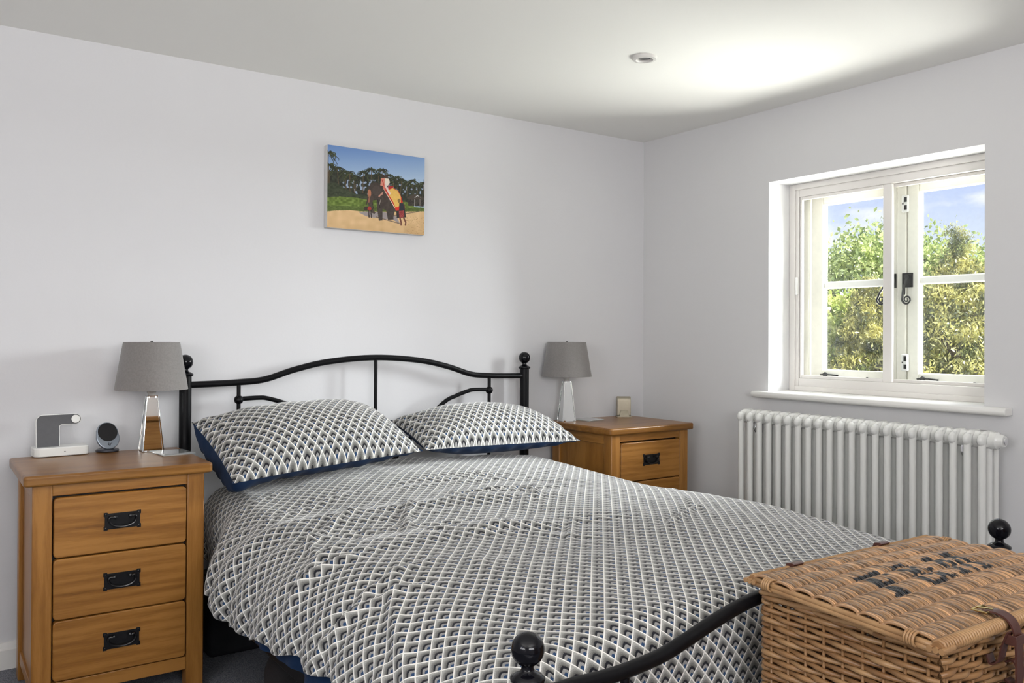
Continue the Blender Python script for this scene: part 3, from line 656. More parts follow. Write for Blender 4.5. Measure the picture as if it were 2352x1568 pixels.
stroke(bm, [(-.0045, .0125), (-.0005, .023)], f_); stroke(bm, [(-.0030, .0160), (.0030, .0195)], f_); stroke(bm, [(-.0022, .0165), (.0010, .0125)], f_)
stroke(bm, [(.0030, .0125), (.0050, .0190), (.0066, .0205), (.0105, .0200)], f_)
obj('lettering', bm, M_ink, bd, local=True)
bm = B(); tube(bm, [(0, .012, .006), (0, .016, .03), (0, .006, .055)], .006, 10); obj('hinge_arm', bm, M_darkgrey, ps, local=True, smooth='auto')
# bevelled glass coasters
def coaster(loc, rz, sx, sy, label, place):
    t = thing('coaster', label, 'coaster', loc, rz, None)
    bm = B(); hexa(bm, [(-sx, -sy, 0), (sx, -sy, 0), (sx, sy, 0), (-sx, sy, 0), (-sx, -sy, .004), (sx, -sy, .004), (sx, sy, .004), (-sx, sy, .004)])
    obj('glass_plate', bm, M_glasstile, t, local=True, bevel=.0008)
    bm = B(); hexa(bm, [(-sx, -sy, .004), (sx, -sy, .004), (sx, sy, .004), (-sx, sy, .004), (-sx+.007, -sy+.007, .0062), (sx-.007, -sy+.007, .0062), (sx-.007, sy-.007, .0062), (-sx+.007, sy-.007, .0062)])
    obj('bevelled_face', bm, M_glasstile, t, local=True)
    return t
coaster((-2.438, -.262, HT), math.radians(6), .054, .060, 'silver glass coaster lying at the front of the left bedside cabinet', 'l')
coaster((-.482, -.125, HT), math.radians(8), .055, .055, 'silver glass coaster lying beside the far lamp', 'r')

# travel clock on the right cabinet
ck = thing('travel_clock', 'small champagne metal clock with a curved top, seen from behind', 'clock', (-.215, -.085, HT), math.radians(-33))
bm = B(); prism(bm, rrect(-.020, .016, .006, .103, (.006, .006, .018, .018), 8), lambda a, b, c: (c, a, b), -.034, .034); body = obj('clock_body', bm, M_champ, ck, local=True, bevel=.0012)
bm = B(); hexa(bm, [(-.025, -.033, .004), (.025, -.033, .004), (.025, -.029, .004), (-.025, -.029, .004), (-.017, -.024, .034), (.017, -.024, .034), (.017, -.0205, .034), (-.017, -.0205, .034)]); obj('kickstand', bm, M_champ, ck, local=True, bevel=.0006)
bm = B(); box(bm, -.037, .037, -.036, .024, 0, .004); obj('clock_base', bm, M_champ, ck, local=True, bevel=.001)

# ------------------------------------------------------------------ bed frame
BX0, BX1, YH, YFT = -2.357, -.836, -.085, -2.214
bed = thing('metal_bed_frame', 'black tubular metal bed frame with curved rails and ball finials on its posts', 'bed', ((BX0+BX1)/2, (YH+YFT)/2, 0))
def finial_prof(zb, r):      # ball centre zb
    pr = [(.0225, zb-.052), (.0275, zb-.050), (.0285, zb-.046), (.0275, zb-.043), (.020, zb-.038), (.0115, zb-.034), (.0100, zb-.029)]
    a0 = math.asin(.010/r)
    for k in range(13): a = -PI/2+a0+(PI-a0)*k/12; pr.append((max(r*math.cos(a), .0003), zb+r*math.sin(a)))
    return pr
for (x, y, zb) in ((BX0, YH, 1.019), (BX1, YH, 1.019), (BX0, YFT, .622), (BX1, YFT, .622)):
    bm = B(); lathe(bm, [(.0215, 0), (.0215, zb-.049)], (x, y, 0), 24)
    po = obj('post', bm, M_black, bed, smooth='auto')
    obj('finial', lathe(B(), finial_prof(zb, .0272), (x, y, 0), 32), M_blackgloss, po, smooth='auto', angle=60)
mid = (BX0+BX1)/2
head = [(-2.357, .935), (-2.25, .937), (-2.162, .940), (-2.062, .949), (-1.941, .985), (-1.797, 1.014), (-1.5965, 1.0275)]
hp = [(x, YH, z) for x, z in head]+[(2*mid-x, YH, z) for x, z in head[::-1][1:]]
obj('head_rail', tube(B(), spline(hp, 8), .0122, 12), M_black, bed, smooth='auto')
def headpost_fit(xc, z_top, y, ballz, zlo):
    bm = B(); tube(bm, [(xc, y, zlo), (xc, y, z_top)], .0078, 10); o = obj('spindle', bm, M_black, bed, smooth='auto')
    if ballz: obj('ball', lathe(B(), [(.017*math.cos(-PI/2+PI*k/10)+.0004, ballz+.017*math.sin(-PI/2+PI*k/10)) for k in range(11)], (xc, y, 0), 18), M_black, o, smooth=True)
headpost_fit(-2.163, .94, YH, .874, .36); headpost_fit(-1.032, .94, YH, .874, .36); headpost_fit(mid, 1.027, YH, None, .36)
for s in (-1, 1):
    pts = [(mid+s*.565, YH, .877), (mid+s*.49, YH, .879), (mid+s*.455, YH, .875), (mid+s*.39, YH, .855), (mid+s*.325, YH, .826), (mid+s*.20, YH, .72), (mid+s*.09, YH, .60), (mid+s*.01, YH, .53)]
    obj('curved_rail', tube(B(), spline(pts, 6), .0088, 10), M_black, bed, smooth='auto')
obj('cross_rail', tube(B(), [(BX0, YH, .36), (BX1, YH, .36)], .011, 10), M_black, bed, smooth='auto')
foot = [(-2.357, .545), (-2.30, .543), (-2.258, .543), (-2.165, .541), (-2.068, .549), (-2.002, .564), (-1.896, .592), (-1.791, .609), (-1.5965, .618)]
fp = [(x, YFT, z) for x, z in foot]+[(2*mid-x, YFT, z) for x, z in foot[::-1][1:]]
obj('foot_rail', tube(B(), spline(fp, 8), .0132, 14), M_black, bed, smooth='auto')
for xc in (-2.149, mid, 2*mid+2.149):
    bm = B(); tube(bm, [(xc, YFT, .27), (xc, YFT, .54 if xc != mid else .61)], .0085, 10); o = obj('spindle', bm, M_black, bed, smooth='auto')
    if xc != mid: obj('ball', lathe(B(), [(.017*math.cos(-PI/2+PI*k/10)+.0004, .485+.017*math.sin(-PI/2+PI*k/10)) for k in range(11)], (xc, YFT, 0), 18), M_black, o, smooth=True)
obj('cross_rail', tube(B(), [(BX0, YFT, .27), (BX1, YFT, .27)], .011, 10), M_black, bed, smooth='auto')
for x in (BX0+.01, BX1-.01): obj('side_rail', box(B(), x-.012, x+.012, YFT, YH, .235, .285), M_black, bed, bevel=.003)
for k in range(14):
    y = -2.12+k*.148; obj('slat', box(B(), BX0+.022, BX1-.022, y-.03, y+.03, .262, .276), M_bag, bed, bevel=.002)
mt = obj('mattress', box(B(), -2.27, -.92, -2.10, -.11, .278, .535), M_sheet, None, bevel=.04, seg=4)
tag(mt, 'mattress in a grey-blue sheet lying on the bed frame under the duvet', 'mattress')

# ------------------------------------------------------------------ duvet
def smooth(a, b, x): t = np.clip((x-a)/(b-a), 0, 1); return t*t*(3-2*t)
XLi, XRi, YFi = -2.235, -.955, -2.072
def duvet_base(U, V):
    dl = np.maximum(XLi-U, 0); dr = np.maximum(U-XRi, 0); dv = np.maximum(YFi-V, 0)
    du = dl+dr; sgn = np.where(dl > 0, -1., 1.)
    d = np.hypot(du, dv)+1e-9; cu, cv = du/d, dv/d
    Rl = .118+.110*smooth(-.53, -.80, V)         # the left side billows out past the cabinet
    Rx = np.where(sgn < 0, Rl, .10); R = np.sqrt((Rx*cu)**2+(.10*cv)**2)+1e-6
    k = .82
    a = np.clip(d/(R), 0, PI/2)
    O = R*np.sin(a); D = R*(1-np.cos(a))*1.0
    rest = np.maximum(d-R*PI/2, 0); D = D+rest; O = O-rest*.06*cu*np.where(sgn < 0, 1, 0)
    cx = np.clip(U, XLi, XRi); cy = np.maximum(V, YFi)
    q = (cx-(-1.60))/.66; v = np.clip((cy+2.1)/1.9, 0, 1)
    zt = .606-.030*np.abs(q)**2.6-.012*smooth(-1.75, -2.08, cy)+.018*smooth(-.9, -.45, cy)
    return np.stack([cx+sgn*O*cu, cy-O*cv, zt-D], -1)
def duvet_disp(U, V):
    h = .020*vnoise(U*2.3+3, V*2.0, 1)+.009*vnoise(U*6, V*5, 2)+.003*vnoise(U*17, V*13, 6)
    r = np.random.default_rng(11)
    for i in range(46):
        if i < 30: cu, cv = r.uniform(-2.45, -1.35), r.uniform(-1.75, -.62)
        else: cu, cv = r.uniform(-1.9, -.95), r.uniform(-1.95, -.6)
        ang = r.normal(-.10, .42) if i % 3 else r.normal(.9, .3); L = r.uniform(.09, .30); w = r.uniform(.012, .026); A = r.uniform(.004, .0105)*(1 if i < 30 else .45)
        du, dv = U-cu, V-cv; s = du*math.cos(ang)+dv*math.sin(ang); n = -du*math.sin(ang)+dv*math.cos(ang)+.05*(s/L)**2*L
        h = h+A*np.exp(-(n/w)**2-(s/L)**4)-.5*A*np.exp(-((n-1.8*w)/w)**2-(s/L)**4)
    hang = smooth(.12, .40, np.maximum(XLi-U, 0))
    h = h+hang*(.008*np.sin(V*2*PI/.155+1.1+2*vnoise(V*3, U*0, 4))+.004*np.sin(V*2*PI/.081))
    hf = smooth(.10, .3, np.maximum(YFi-V, 0)); h = h+hf*.004*np.sin(U*2*PI/.21)
    # long soft roll that runs diagonally from the left edge
    h = h+.016*np.exp(-((V+1.02+.22*(U+2.0))/.055)**2)*smooth(-1.25, -1.75, U)+.013*np.exp(-((V+1.36+.10*(U+2.0))/.05)**2)*smooth(-1.5, -1.9, U)
    return h
def duvet_surf(U, V, off=0):
    e = 1e-3; P0 = duvet_base(U, V); Pu = duvet_base(U+e, V)-P0; Pv = duvet_base(U, V+e)-P0
    n = np.cross(Pu, Pv); n /= np.linalg.norm(n, axis=-1, keepdims=True)+1e-12
    return P0+n*(duvet_disp(U, V)+off)[..., None]
vv = np.linspace(-2.52, -.27, 340)
def hem(v): return np.interp(v, [-2.52, -2.05, -1.67, -1.48, -1.2, -1.05, -.74, -.45, -.27], [.36, .36, .30, .315, .345, .365, .335, .33, .30])
s_ = np.linspace(0, 1, 330)
Vg = np.repeat(vv[None], 330, 0); Lh = hem(vv)+.008*np.sin(vv*31)
Ug = (XLi-Lh)[None]+(s_[:, None])*((XRi+.30)-(XLi-Lh))[None]
Pd = duvet_surf(Ug, Vg)
dv_o = grid_obj('duvet', Pd, M_cloth, None, uv=np.stack([Ug, Vg], -1))
tag(dv_o, 'duvet printed with cream diamonds and blue and black arches, spread over the bed', 'duvet')
# navy underside peeping out below the hem
Vn = np.linspace(-2.30, -.30, 140); Ln = hem(Vn)+np.interp(Vn, [-2.3, -1.75, -1.55, -1.45, -1.25, -.9, -.3], [.06, .055, .045, .028, .012, .004, .0])
tt = np.linspace(0, 1, 26); Vn2 = np.repeat(Vn[None], 26, 0); Un2 = (XLi-Ln)[None]+tt[:, None]*(Ln-.10)[None]
Pn = duvet_surf(Un2, Vn2, -.014); MW[dv_o] = Matrix.Translation(dv_o.location)
grid_obj('navy_lining', Pn, M_navy, dv_o)
obj_mod = dv_o.modifiers.new('thickness', 'SOLIDIFY'); obj_mod.thickness = .006; obj_mod.offset = -1

# ------------------------------------------------------------------ pillows
def pillow(c, th, label, seed, uvo, lean=.0):
    """c: FL FR BR BL corners; th: half thickness"""
    FL, FR, BR, BL = [np.array(p, float) for p in c]
    n = 130; m = 90
    a = np.linspace(-1, 1, n)[:, None]*np.ones((1, m)); b = np.linspace(-1, 1, m)[None]*np.ones((n, 1))
    # edges bow inwards between corners
    ai = a*(1-.035*(1-b**2)); bi = b*(1-.05*(1-a**2))
    s, t = (ai+1)/2, (bi+1)/2
    P = (FL*((1-s)*(1-t))[..., None]+FR*(s*(1-t))[..., None]+BR*(s*t)[..., None]+BL*((1-s)*t)[..., None])
    nr = np.cross(FR-FL, BL-FL); nr /= np.linalg.norm(nr)
    prof = (1-np.abs(a)**2.6)**.62*(1-np.abs(b)**2.4)**.62
    lw, ld = np.linalg.norm(FR-FL), np.linalg.norm(BL-FL)
    u, v = a*lw/2, b*ld/2
    edge = np.exp(-((1-np.abs(a))/.18)**2)*(1-np.abs(b)**6)
    w = .010*vnoise(u*7, v*7, seed)+.005*vnoise(u*16, v*16, seed+1)
    w = w*prof**.5+.006*edge*np.sin(v*2*PI/.055+3*vnoise(u*5, v*5, seed+2))*(1-np.abs(a)**30)
    w = w+.006*np.exp(-((1-np.abs(b))/.14)**2)*np.sin(u*2*PI/.09+4*vnoise(u*4, v*4, seed+3))*(1-np.abs(b)**30)
    up_ = P+nr*(th[0]*prof+w)[..., None]; dn = P-nr*(th[1]*prof+w)[..., None]
    sag = np.exp(-((a+.93)/.22)**2)*(1-np.abs(a)**24)*(1-np.abs(b)**8); dn = dn+np.stack([-lean*sag, -.012*sag*(lean > 0), -1.6*lean*sag], -1)
    uv = np.stack([u*.98+uvo[0], v*1.0+uvo[1]], -1)
    p = thing('pillow', label, 'pillow', tuple(P.reshape(-1, 3).mean(0)-np.array([0, 0, th[1]])), 0, 'patterned pillows at the head of the bed')
    grid_obj('printed_cover', up_, M_cloth, p, uv=uv)
    grid_obj('navy_cover', dn, M_navy, p, flip=True)
    return p
pillow(((-2.338, -.605, .650), (-1.612, -.520, .690), (-1.660, -.150, .820), (-2.368, -.215, .812)), (.128, .085), 'left patterned pillow with navy underside, plumped up nearest the cabinet lamp', 3, (.01, .02), lean=.03)
pillow(((-1.588, -.500, .690), (-.800, -.455, .668), (-.860, -.130, .760), (-1.560, -.140, .770)), (.110, .075), 'right patterned pillow with navy underside, lying flatter toward the window', 8, (.013, .005))

# ------------------------------------------------------------------ things under the bed
bg_ = thing('storage_bag', 'black fabric storage bag with a carry strap pushed under the bed', 'bag', (-2.0, -1.13, 0), math.radians(4))
n = 40; m = 24
th_, ph_ = np.meshgrid(np.linspace(0, 2*PI, n), np.linspace(-PI/2, PI/2, m), indexing='ij')
def sgnp(x, p): return np.sign(x)*np.abs(x)**p
Pb = np.stack([.33*sgnp(np.cos(ph_), .35)*sgnp(np.cos(th_), .4), .36*sgnp(np.cos(ph_), .35)*sgnp(np.sin(th_), .4), .106+.105*sgnp(np.sin(ph_), .5)], -1)
Pb += (.018*vnoise(Pb[..., 0]*9+Pb[..., 2]*11, Pb[..., 1]*9, 5))[..., None]; Pb[..., 2] = np.maximum(Pb[..., 2], .001)
Wb = np.array(MW[bg_]); Pb = Pb@Wb[:3, :3].T+Wb[:3, 3]
grid_obj('bag_body', Pb, M_bag, bg_)
bm = B(); tube(bm, spline([(-.335, -.18, .10), (-.352, -.14, .15), (-.356, 0, .172), (-.352, .14, .15), (-.335, .18, .10)], 6), .009, 8, flat=.4); obj('strap', bm, M_bag, bg_, local=True, smooth='auto')
bm = B(); tube(bm, [(-.2, -.34, .19), (-.2, .34, .19)], .004, 6); obj('zip', bm, M_iron, bg_, local=True)
ub = thing('underbed_case', 'low black fabric case far under the head end of the bed', 'case', (-1.75, -.21, 0))
obj('case_body', box(B(), -.58, .58, -.10, .10, 0, .225), M_bag, ub, local=True, bevel=.02, seg=3)
obj('case_lid', box(B(), -.585, .585, -.105, .105, .20, .232), M_bag, ub, local=True, bevel=.01)
bx = thing('storage_box', 'flat dark grey lidded storage box under the bed beside the bag', 'box', (-2.02, -1.86, 0))
obj('box_body', box(B(), -.30, .30, -.29, .29, 0, .17), M_greyrub, bx, local=True, bevel=.012)
obj('lid', box(B(), -.31, .31, -.30, .30, .168, .195), M_bag, bx, local=True, bevel=.006)

# ------------------------------------------------------------------ wicker hamper
hm = thing('wicker_hamper', 'willow wicker hamper with leather straps and black letters on its lid', 'hamper', (-1.545, -2.43, 0))
BLc, BRc, FRc, FLc = (-1.822, -2.246), (-1.243, -2.252), (-1.232, -2.602), (-1.843, -2.602)
ZR = .632
def per(q):  # perimeter points
    return q
corn = [Vector((*p, 0)) for p in (FLc, FRc, BRc, BLc)]
stakes = []
def side_pts(a, b, ns):
    return [a+(b-a)*((k+.5)/ns) for k in range(ns)]
sidesN = (15, 9, 15, 9); path = []      # (pos, outward normal, is stake)
for i in range(4):
    a, b = corn[i], corn[(i+1) % 4]; t_d = (b-a).normalized(); nn = Vector((t_d.y, -t_d.x, 0))
    for p in side_pts(a, b, sidesN[i]): stakes.append((p, nn))
bm0 = B(); lathe(bm0, [(.0032, 0), (.0030, ZR-.01)], seg=7); me_st = bpy.data.meshes.new('stake'); bm0.to_mesh(me_st); bm0.free(); me_st.materials.append(M_willow); me_st.shade_smooth()
base = MW[hm].inverted()
for p, nn in stakes: link_mesh('stake', me_st, hm, base @ Vector((p.x-nn.x*.001, p.y-nn.y*.001, .005)))
for c in corn:
    cc = (Vector((-1.536, -2.425, 0))-c).normalized()*.016
    bm = B(); lathe(bm, [(.0085, 0), (.0085, ZR-.012)], tuple(c+cc), 12); obj('corner_post', bm, M_willow2, hm, smooth='auto')
# weavers: rows of rods passing in front of and behind the stakes
row_h = .0104; nrow = int((ZR-.022)/row_h)+1
ctrl = []
for i in range(4):
    a, b = corn[i], corn[(i+1) % 4]; t_d = (b-a).normalized(); nn = Vector((t_d.y, -t_d.x, 0)); ns = sidesN[i]
    ctrl.append(('c', a, (nn+Vector((0, 0, 0)))))
    for k in range(ns): ctrl.append(('s', a+(b-a)*((k+.5)/ns), nn))
for j in range(nrow):
    z = .02+j*row_h; pts = []; rs = []; sidx = 0; ph = random.random()*6
    for kd, p, nn in ctrl:
        if kd == 'c':
            cen = (p-Vector((-1.536, -2.425, 0))).normalized(); pts.append(p-cen*.002+Vector((0, 0, z)))
        else:
            s = 1 if (sidx+j) % 2 else -1; sidx += 1
            pts.append(p+nn*s*.0064+Vector((0, 0, z+.0012*math.sin(sidx*1.3+ph)+s*.0016+random.uniform(-.0006, .0006))))
    pts.append(pts[0]); sp2 = spline(pts, 4)
    rs = [.0050+.0006*math.sin(k*.23+ph) for k in range(len(sp2))]
    obj('weaver', tube(B(), sp2, rs, 6, False), M_willow if j % 3 else M_willow2, hm, smooth=True)
# inner lining of darkness comes from the closed lid; base board of rods
bm = B(); hexa(bm, [(FLc[0]+.02, FLc[1]+.02, .006), (FRc[0]-.02, FRc[1]+.02, .006), (BRc[0]-.02, BRc[1]-.02, .006), (BLc[0]+.02, BLc[1]-.02, .006), (FLc[0]+.02, FLc[1]+.02, .016), (FRc[0]-.02, FRc[1]+.02, .016), (BRc[0]-.02, BRc[1]-.02, .016), (BLc[0]+.02, BLc[1]-.02, .016)])
obj('hamper_floor', bm, M_willow, hm)
# rim: two twisted rods round the top
for q in range(3):
    pts = []
    for i in range(4):
        a, b = corn[i], corn[(i+1) % 4]; L = (b-a).length; n_ = 18; t_d = (b-a).normalized(); nn = Vector((t_d.y, -t_d.x, 0))
        for k in range(n_):
            s = k/n_; aa = s*L/.16*2*PI*.5+q*2*PI/3
            pts.append(a+(b-a)*s+nn*(.001+.005*math.cos(aa))+Vector((0, 0, ZR+.000+.0065*math.sin(aa))))
    pts.append(pts[0]); obj('rim_rod', tube(B(), spline(pts, 2), .0052, 7, False), M_willow2, hm, smooth=True)
# lid
BLl, BRl, FRl, FLl = (-1.832, -2.232), (-1.232, -2.243), (-1.215, -2.628), (-1.890, -2.622)
ZL = .658
def lidp(u, v, z=0):   # u 0..1 left-right, v 0..1 back-front
    x = (BLl[0]*(1-u)+BRl[0]*u)*(1-v)+(FLl[0]*(1-u)+FRl[0]*u)*v; y = (BLl[1]*(1-u)+BRl[1]*u)*(1-v)+(FLl[1]*(1-u)+FRl[1]*u)*v
    crown = .010*math.sin(PI*u)*math.sin(PI*v)
    return Vector((x, y, ZL+crown+z))
for dz, do in ((0, 0), (-.007, .001), (-.003, -.009)):
    for e in (0, 1):
        uu = e+(-1 if e == 0 else 1)*do/.6
        obj('lid_side_rod', tube(B(), [lidp(uu, v, dz-.004) for v in np.linspace(-.01, 1.01, 12)], .0052, 8), M_willow2, hm, smooth=True)
LET = ["#########.....#####.......####.....####",
       ".###...##....##...##.......###.....###.",
       ".###....#....##...##.......####...####.",
       ".###..........##.##........####...####.",
       ".###..#........###.........##.##.##.##.",
       ".######........###..###....##.##.##.##.",
       ".###..#.......##.##..#.....##.##.##.##.",
       ".###.........##...##.#.....##..###..##.",
       ".###.........##....###.....##..###..##.",
       ".###.........##....###.....##...#...##.",
       "#####.........######.###..####..#..####"]
def letter(x, y):
    r = (-2.368-y)/.108; 
    if not 0 <= r < 1: return False
    c = (x-(-1.727)+r*.030-.010)/.335
    if not 0 <= c < 1: return False
    return LET[int(r*len(LET))][int(c*len(LET[0]))] == '#'
M_strand = bpy.data.materials.new('willow_strand_stained'); M_strand.use_nodes = True
t_ = M_strand.node_tree; p_ = t_.nodes['Principled BSDF']; at = N(t_, 'ShaderNodeAttribute', attribute_name='stain'); t_.links.new(at.outputs['Color'], p_.inputs['Base Color']); p_.inputs['Roughness'].default_value = .22; p_.inputs['Coat Weight'].default_value = .4; p_.inputs['Coat Roughness'].default_value = .2
ns_ = 150; V = []; Fc = []; CC = []; nb = 9; seg = 6; mpts = 121
for i in range(ns_):
    u = (i+.5)/ns_; tone = np.array([.34, .19, .092])*random.choice([.42, .75, 1, 1.15, 1.6])*random.uniform(.85, 1.15); base_i = len(V); ph0 = (i//2) % 2; jit = random.uniform(-.0008, .0008); wig = random.uniform(-.5, .5)
    for k in range(mpts):
        v = k/(mpts-1); s = abs(math.sin(v*(nb-1)*PI+ (.25*math.sin(v*(nb-1)*2*PI))))**.85      # humps between the bars
        zz = .0068*s-.003+.0008*(1 if ph0 else -1)*math.cos(v*(nb-1)*PI)
        c = lidp(u, v, zz+.002); c.x += .0005*math.sin(v*(nb-1)*2*PI+wig*.4)+jit
        r = .0020
        for q in range(seg):
            a = 2*PI*q/seg; V.append((c.x+r*math.cos(a), c.y, c.z+r*math.sin(a)*1.1))
            L = letter(c.x, c.y) and random.random() > .01
            CC.append((.008, .008, .010, 1) if L else (*tone, 1))
    for k in range(mpts-1):
        for q in range(seg):
            a0 = base_i+k*seg+q; a1 = base_i+k*seg+(q+1) % seg; Fc.append((a0, a1, a1+seg, a0+seg))
me = bpy.data.meshes.new('lid_strands'); inv = MW[hm].inverted(); me.from_pydata([tuple(inv @ Vector(v)) for v in V], [], Fc); me.materials.append(M_strand); me.shade_smooth()
cat = me.color_attributes.new('stain', 'FLOAT_COLOR', 'POINT'); cat.data.foreach_set('color', np.array(CC, dtype=np.float32).ravel())
ls = link_mesh('lid_strands', me, hm); ls['kind'] = 'stuff'; ls['label'] = 'fine woven willow strands of the lid with black stained letters'
for k in range(nb):     # bars under/over which the strands pass
    v = k/(nb-1); obj('lid_bar', tube(B(), [lidp(u, v, -.001) for u in np.linspace(-.004, 1.004, 14)], .0042, 8), M_willow, hm, smooth=True)
# wrapped front and back edges of the lid
for v, r_ in ((1.01, .0105), (-.005, .0085)):
    bm = B(); pts = []; turns = 92; k_ = turns*8
    for k in range(k_+1):
        u = k/k_; a = 2*PI*turns*u; c = lidp(u, v, -.0035); pts.append((c.x, c.y+math.cos(a)*r_*.9, c.z+math.sin(a)*r_*.9))
    tube(bm, pts, .0030, 5, False)
    w_ = obj('wrapped_edge', bm, M_willow2, hm, smooth=True)
    obj('edge_rod', tube(B(), [lidp(u, v, -.0035) for u in np.linspace(-.008, 1.008, 10)], r_-.002, 10), M_willow, hm, smooth='auto')
# rod ends and bindings at the lid corners
for (u, v) in ((0, 0), (0, 1), (1, 0), (1, 1)):
    sgn = -1 if v == 0 else 1
    for q in range(3):
        c = lidp(u, v, -.006); y_ = c.y-sgn*(-.006+q*.0095); xx = c.x+(-.006 if u == 0 else .006)
        obj('rod_end', tube(B(), [(xx-.014*(1 if u == 0 else -1)*0-.004, y_, c.z-.001), (xx+.030*(1 if u == 0 else -1), y_, c.z)], .0049, 9), M_willow2, hm, smooth='auto')
    for q in range(4):
        c = lidp(u, v+(-1 if v == 1 else 1)*(.085+q*.013), -.004); bm = B()
        tube(bm, [(c.x+.0115*math.cos(a)*1.2, c.y, c.z+.011*math.sin(a)) for a in np.linspace(0, 2*PI, 15)], .0024, 6, False); obj('binding', bm, M_willow2, hm, smooth=True)
# leather hinge loops at the back
for x in (-1.711, -1.408):
    bm = B(); prism(bm, [(-.0125, -.010), (-.0135, 0), (-.010, .010), (.004, .0125), (.010, .0105), (.006, .006), (-.006, .004), (-.009, -.010)], lambda a, b, d: (d, -2.236-a, ZL+b), x-.016, x+.016)
    obj('leather_hinge', bm, M_leather, hm, bevel=.001)
# front strap with buckle and hanging tail
def band(path, w, th, x, nm, m, par):
    bm = B(); path = [Vector(p) for p in spline([(0, a, b) for a, b in path], 6)]; n = len(path); rows = []
    for i, p in enumerate(path):
        t_d = (path[min(i+1, n-1)]-path[max(i-1, 0)]).normalized(); nn = Vector((0, -t_d.z, t_d.y))*th/2
        ww = w[i*(len(w)-1)//(n-1)] if isinstance(w, list) else w
        xx = x if not callable(x) else x(i/(n-1))
        rows.append([bm.verts.new((xx-ww, p.y+nn.y, p.z+nn.z)), bm.verts.new((xx+ww, p.y+nn.y, p.z+nn.z)), bm.verts.new((xx+ww, p.y-nn.y, p.z-nn.z)), bm.verts.new((xx-ww, p.y-nn.y, p.z-nn.z))])
    for a, b in zip(rows, rows[1:]):
        for k in range(4): bm.faces.new((a[k], a[(k+1) % 4], b[(k+1) % 4], b[k]))
    bm.faces.new(rows[0][::-1]); bm.faces.new(rows[-1]); return obj(nm, bm, m, par, smooth='auto')
sx = -1.706
st = band([(-2.598, ZL+.010), (-2.620, ZL+.015), (-2.640, ZL+.008), (-2.650, ZL-.012), (-2.652, ZL-.045), (-2.651, ZL-.085), (-2.648, ZL-.120)], [.0115]*9+[.010, .006, .001], .003, lambda s: sx+.016*s, 'leather_strap', M_leather, hm)
band([(-2.645, ZL-.01), (-2.636, ZL-.035), (-2.630, ZL-.06), (-2.618, ZL-.068), (-2.612, ZL-.055)], .010, .0025, sx-.004, 'strap_loop', M_leather, hm)
bm = B(); box(bm, sx-.011, sx+.018, -2.6575, -2.6555, ZL-.030, ZL-.014); box(bm, sx-.011, sx-.008, -2.657, -2.640, ZL-.030, ZL-.014); box(bm, sx+.015, sx+.018, -2.657, -2.640, ZL-.030, ZL-.014); obj('strap_keeper', bm, M_leather, hm, bevel=.0008)
bm = B(); q = [(sx-.017, -2.590), (sx+.017, -2.590), (sx+.017, -2.614), (sx-.017, -2.614), (sx-.017, -2.590)]
tube(bm, [(a, b, ZL+.014) for a, b in q], .0018, 8); tube(bm, [(sx, -2.590, ZL+.015), (sx, -2.616, ZL+.018)], .0015, 6); obj('buckle', bm, M_brass, hm, smooth='auto')
band([(-2.608, .575), (-2.622, .580), (-2.630, .560), (-2.622, .540), (-2.608, .545)], .011, .003, -1.640, 'leather_loop', M_leather, hm)

# ------------------------------------------------------------------ what stands behind the camera (seen in the mirrored lamp base)
ch = thing('chest_of_drawers', 'tall oak chest of drawers seen only as a reflection in the mirrored lamp base', 'chest', (-1.52, -4.33, 0))
obj('carcass', box(B(), -.45, .45, -.22, .22, 0, 1.17), M_oakz, ch, local=True, bevel=.004)
obj('chest_top', box(B(), -.48, .48, -.25, .25, 1.17, 1.205), M_oakx, ch, local=True, bevel=.006)
for k in range(5):
    d_ = obj('drawer', box(B(), -.42, .42, .218, .236, .06+k*.222, .06+k*.222+.212), M_oakx, ch, local=True, bevel=.004)
    for s in (-.22, .22): obj('knob', lathe(B(), [(.008, .236), (.010, .245), (.016, .252), (.014, .262), (.004, .266)], (s, 0, .166+k*.222), 14, 'y'), M_iron, d_, local=True, smooth='auto')
og = thing('gold_ornament', 'gold domed ornament on the oak chest, seen only in the lamp base reflection', 'ornament', (-1.66, -4.30, 1.205))
obj('ornament_body', lathe(B(), [(.09, 0), (.095, .02), (.07, .05), (.085, .09), (.075, .14), (.045, .16), (.05, .19), (.035, .225), (.012, .25), (.002, .27)], seg=28), M_gold, og, local=True, smooth='auto')

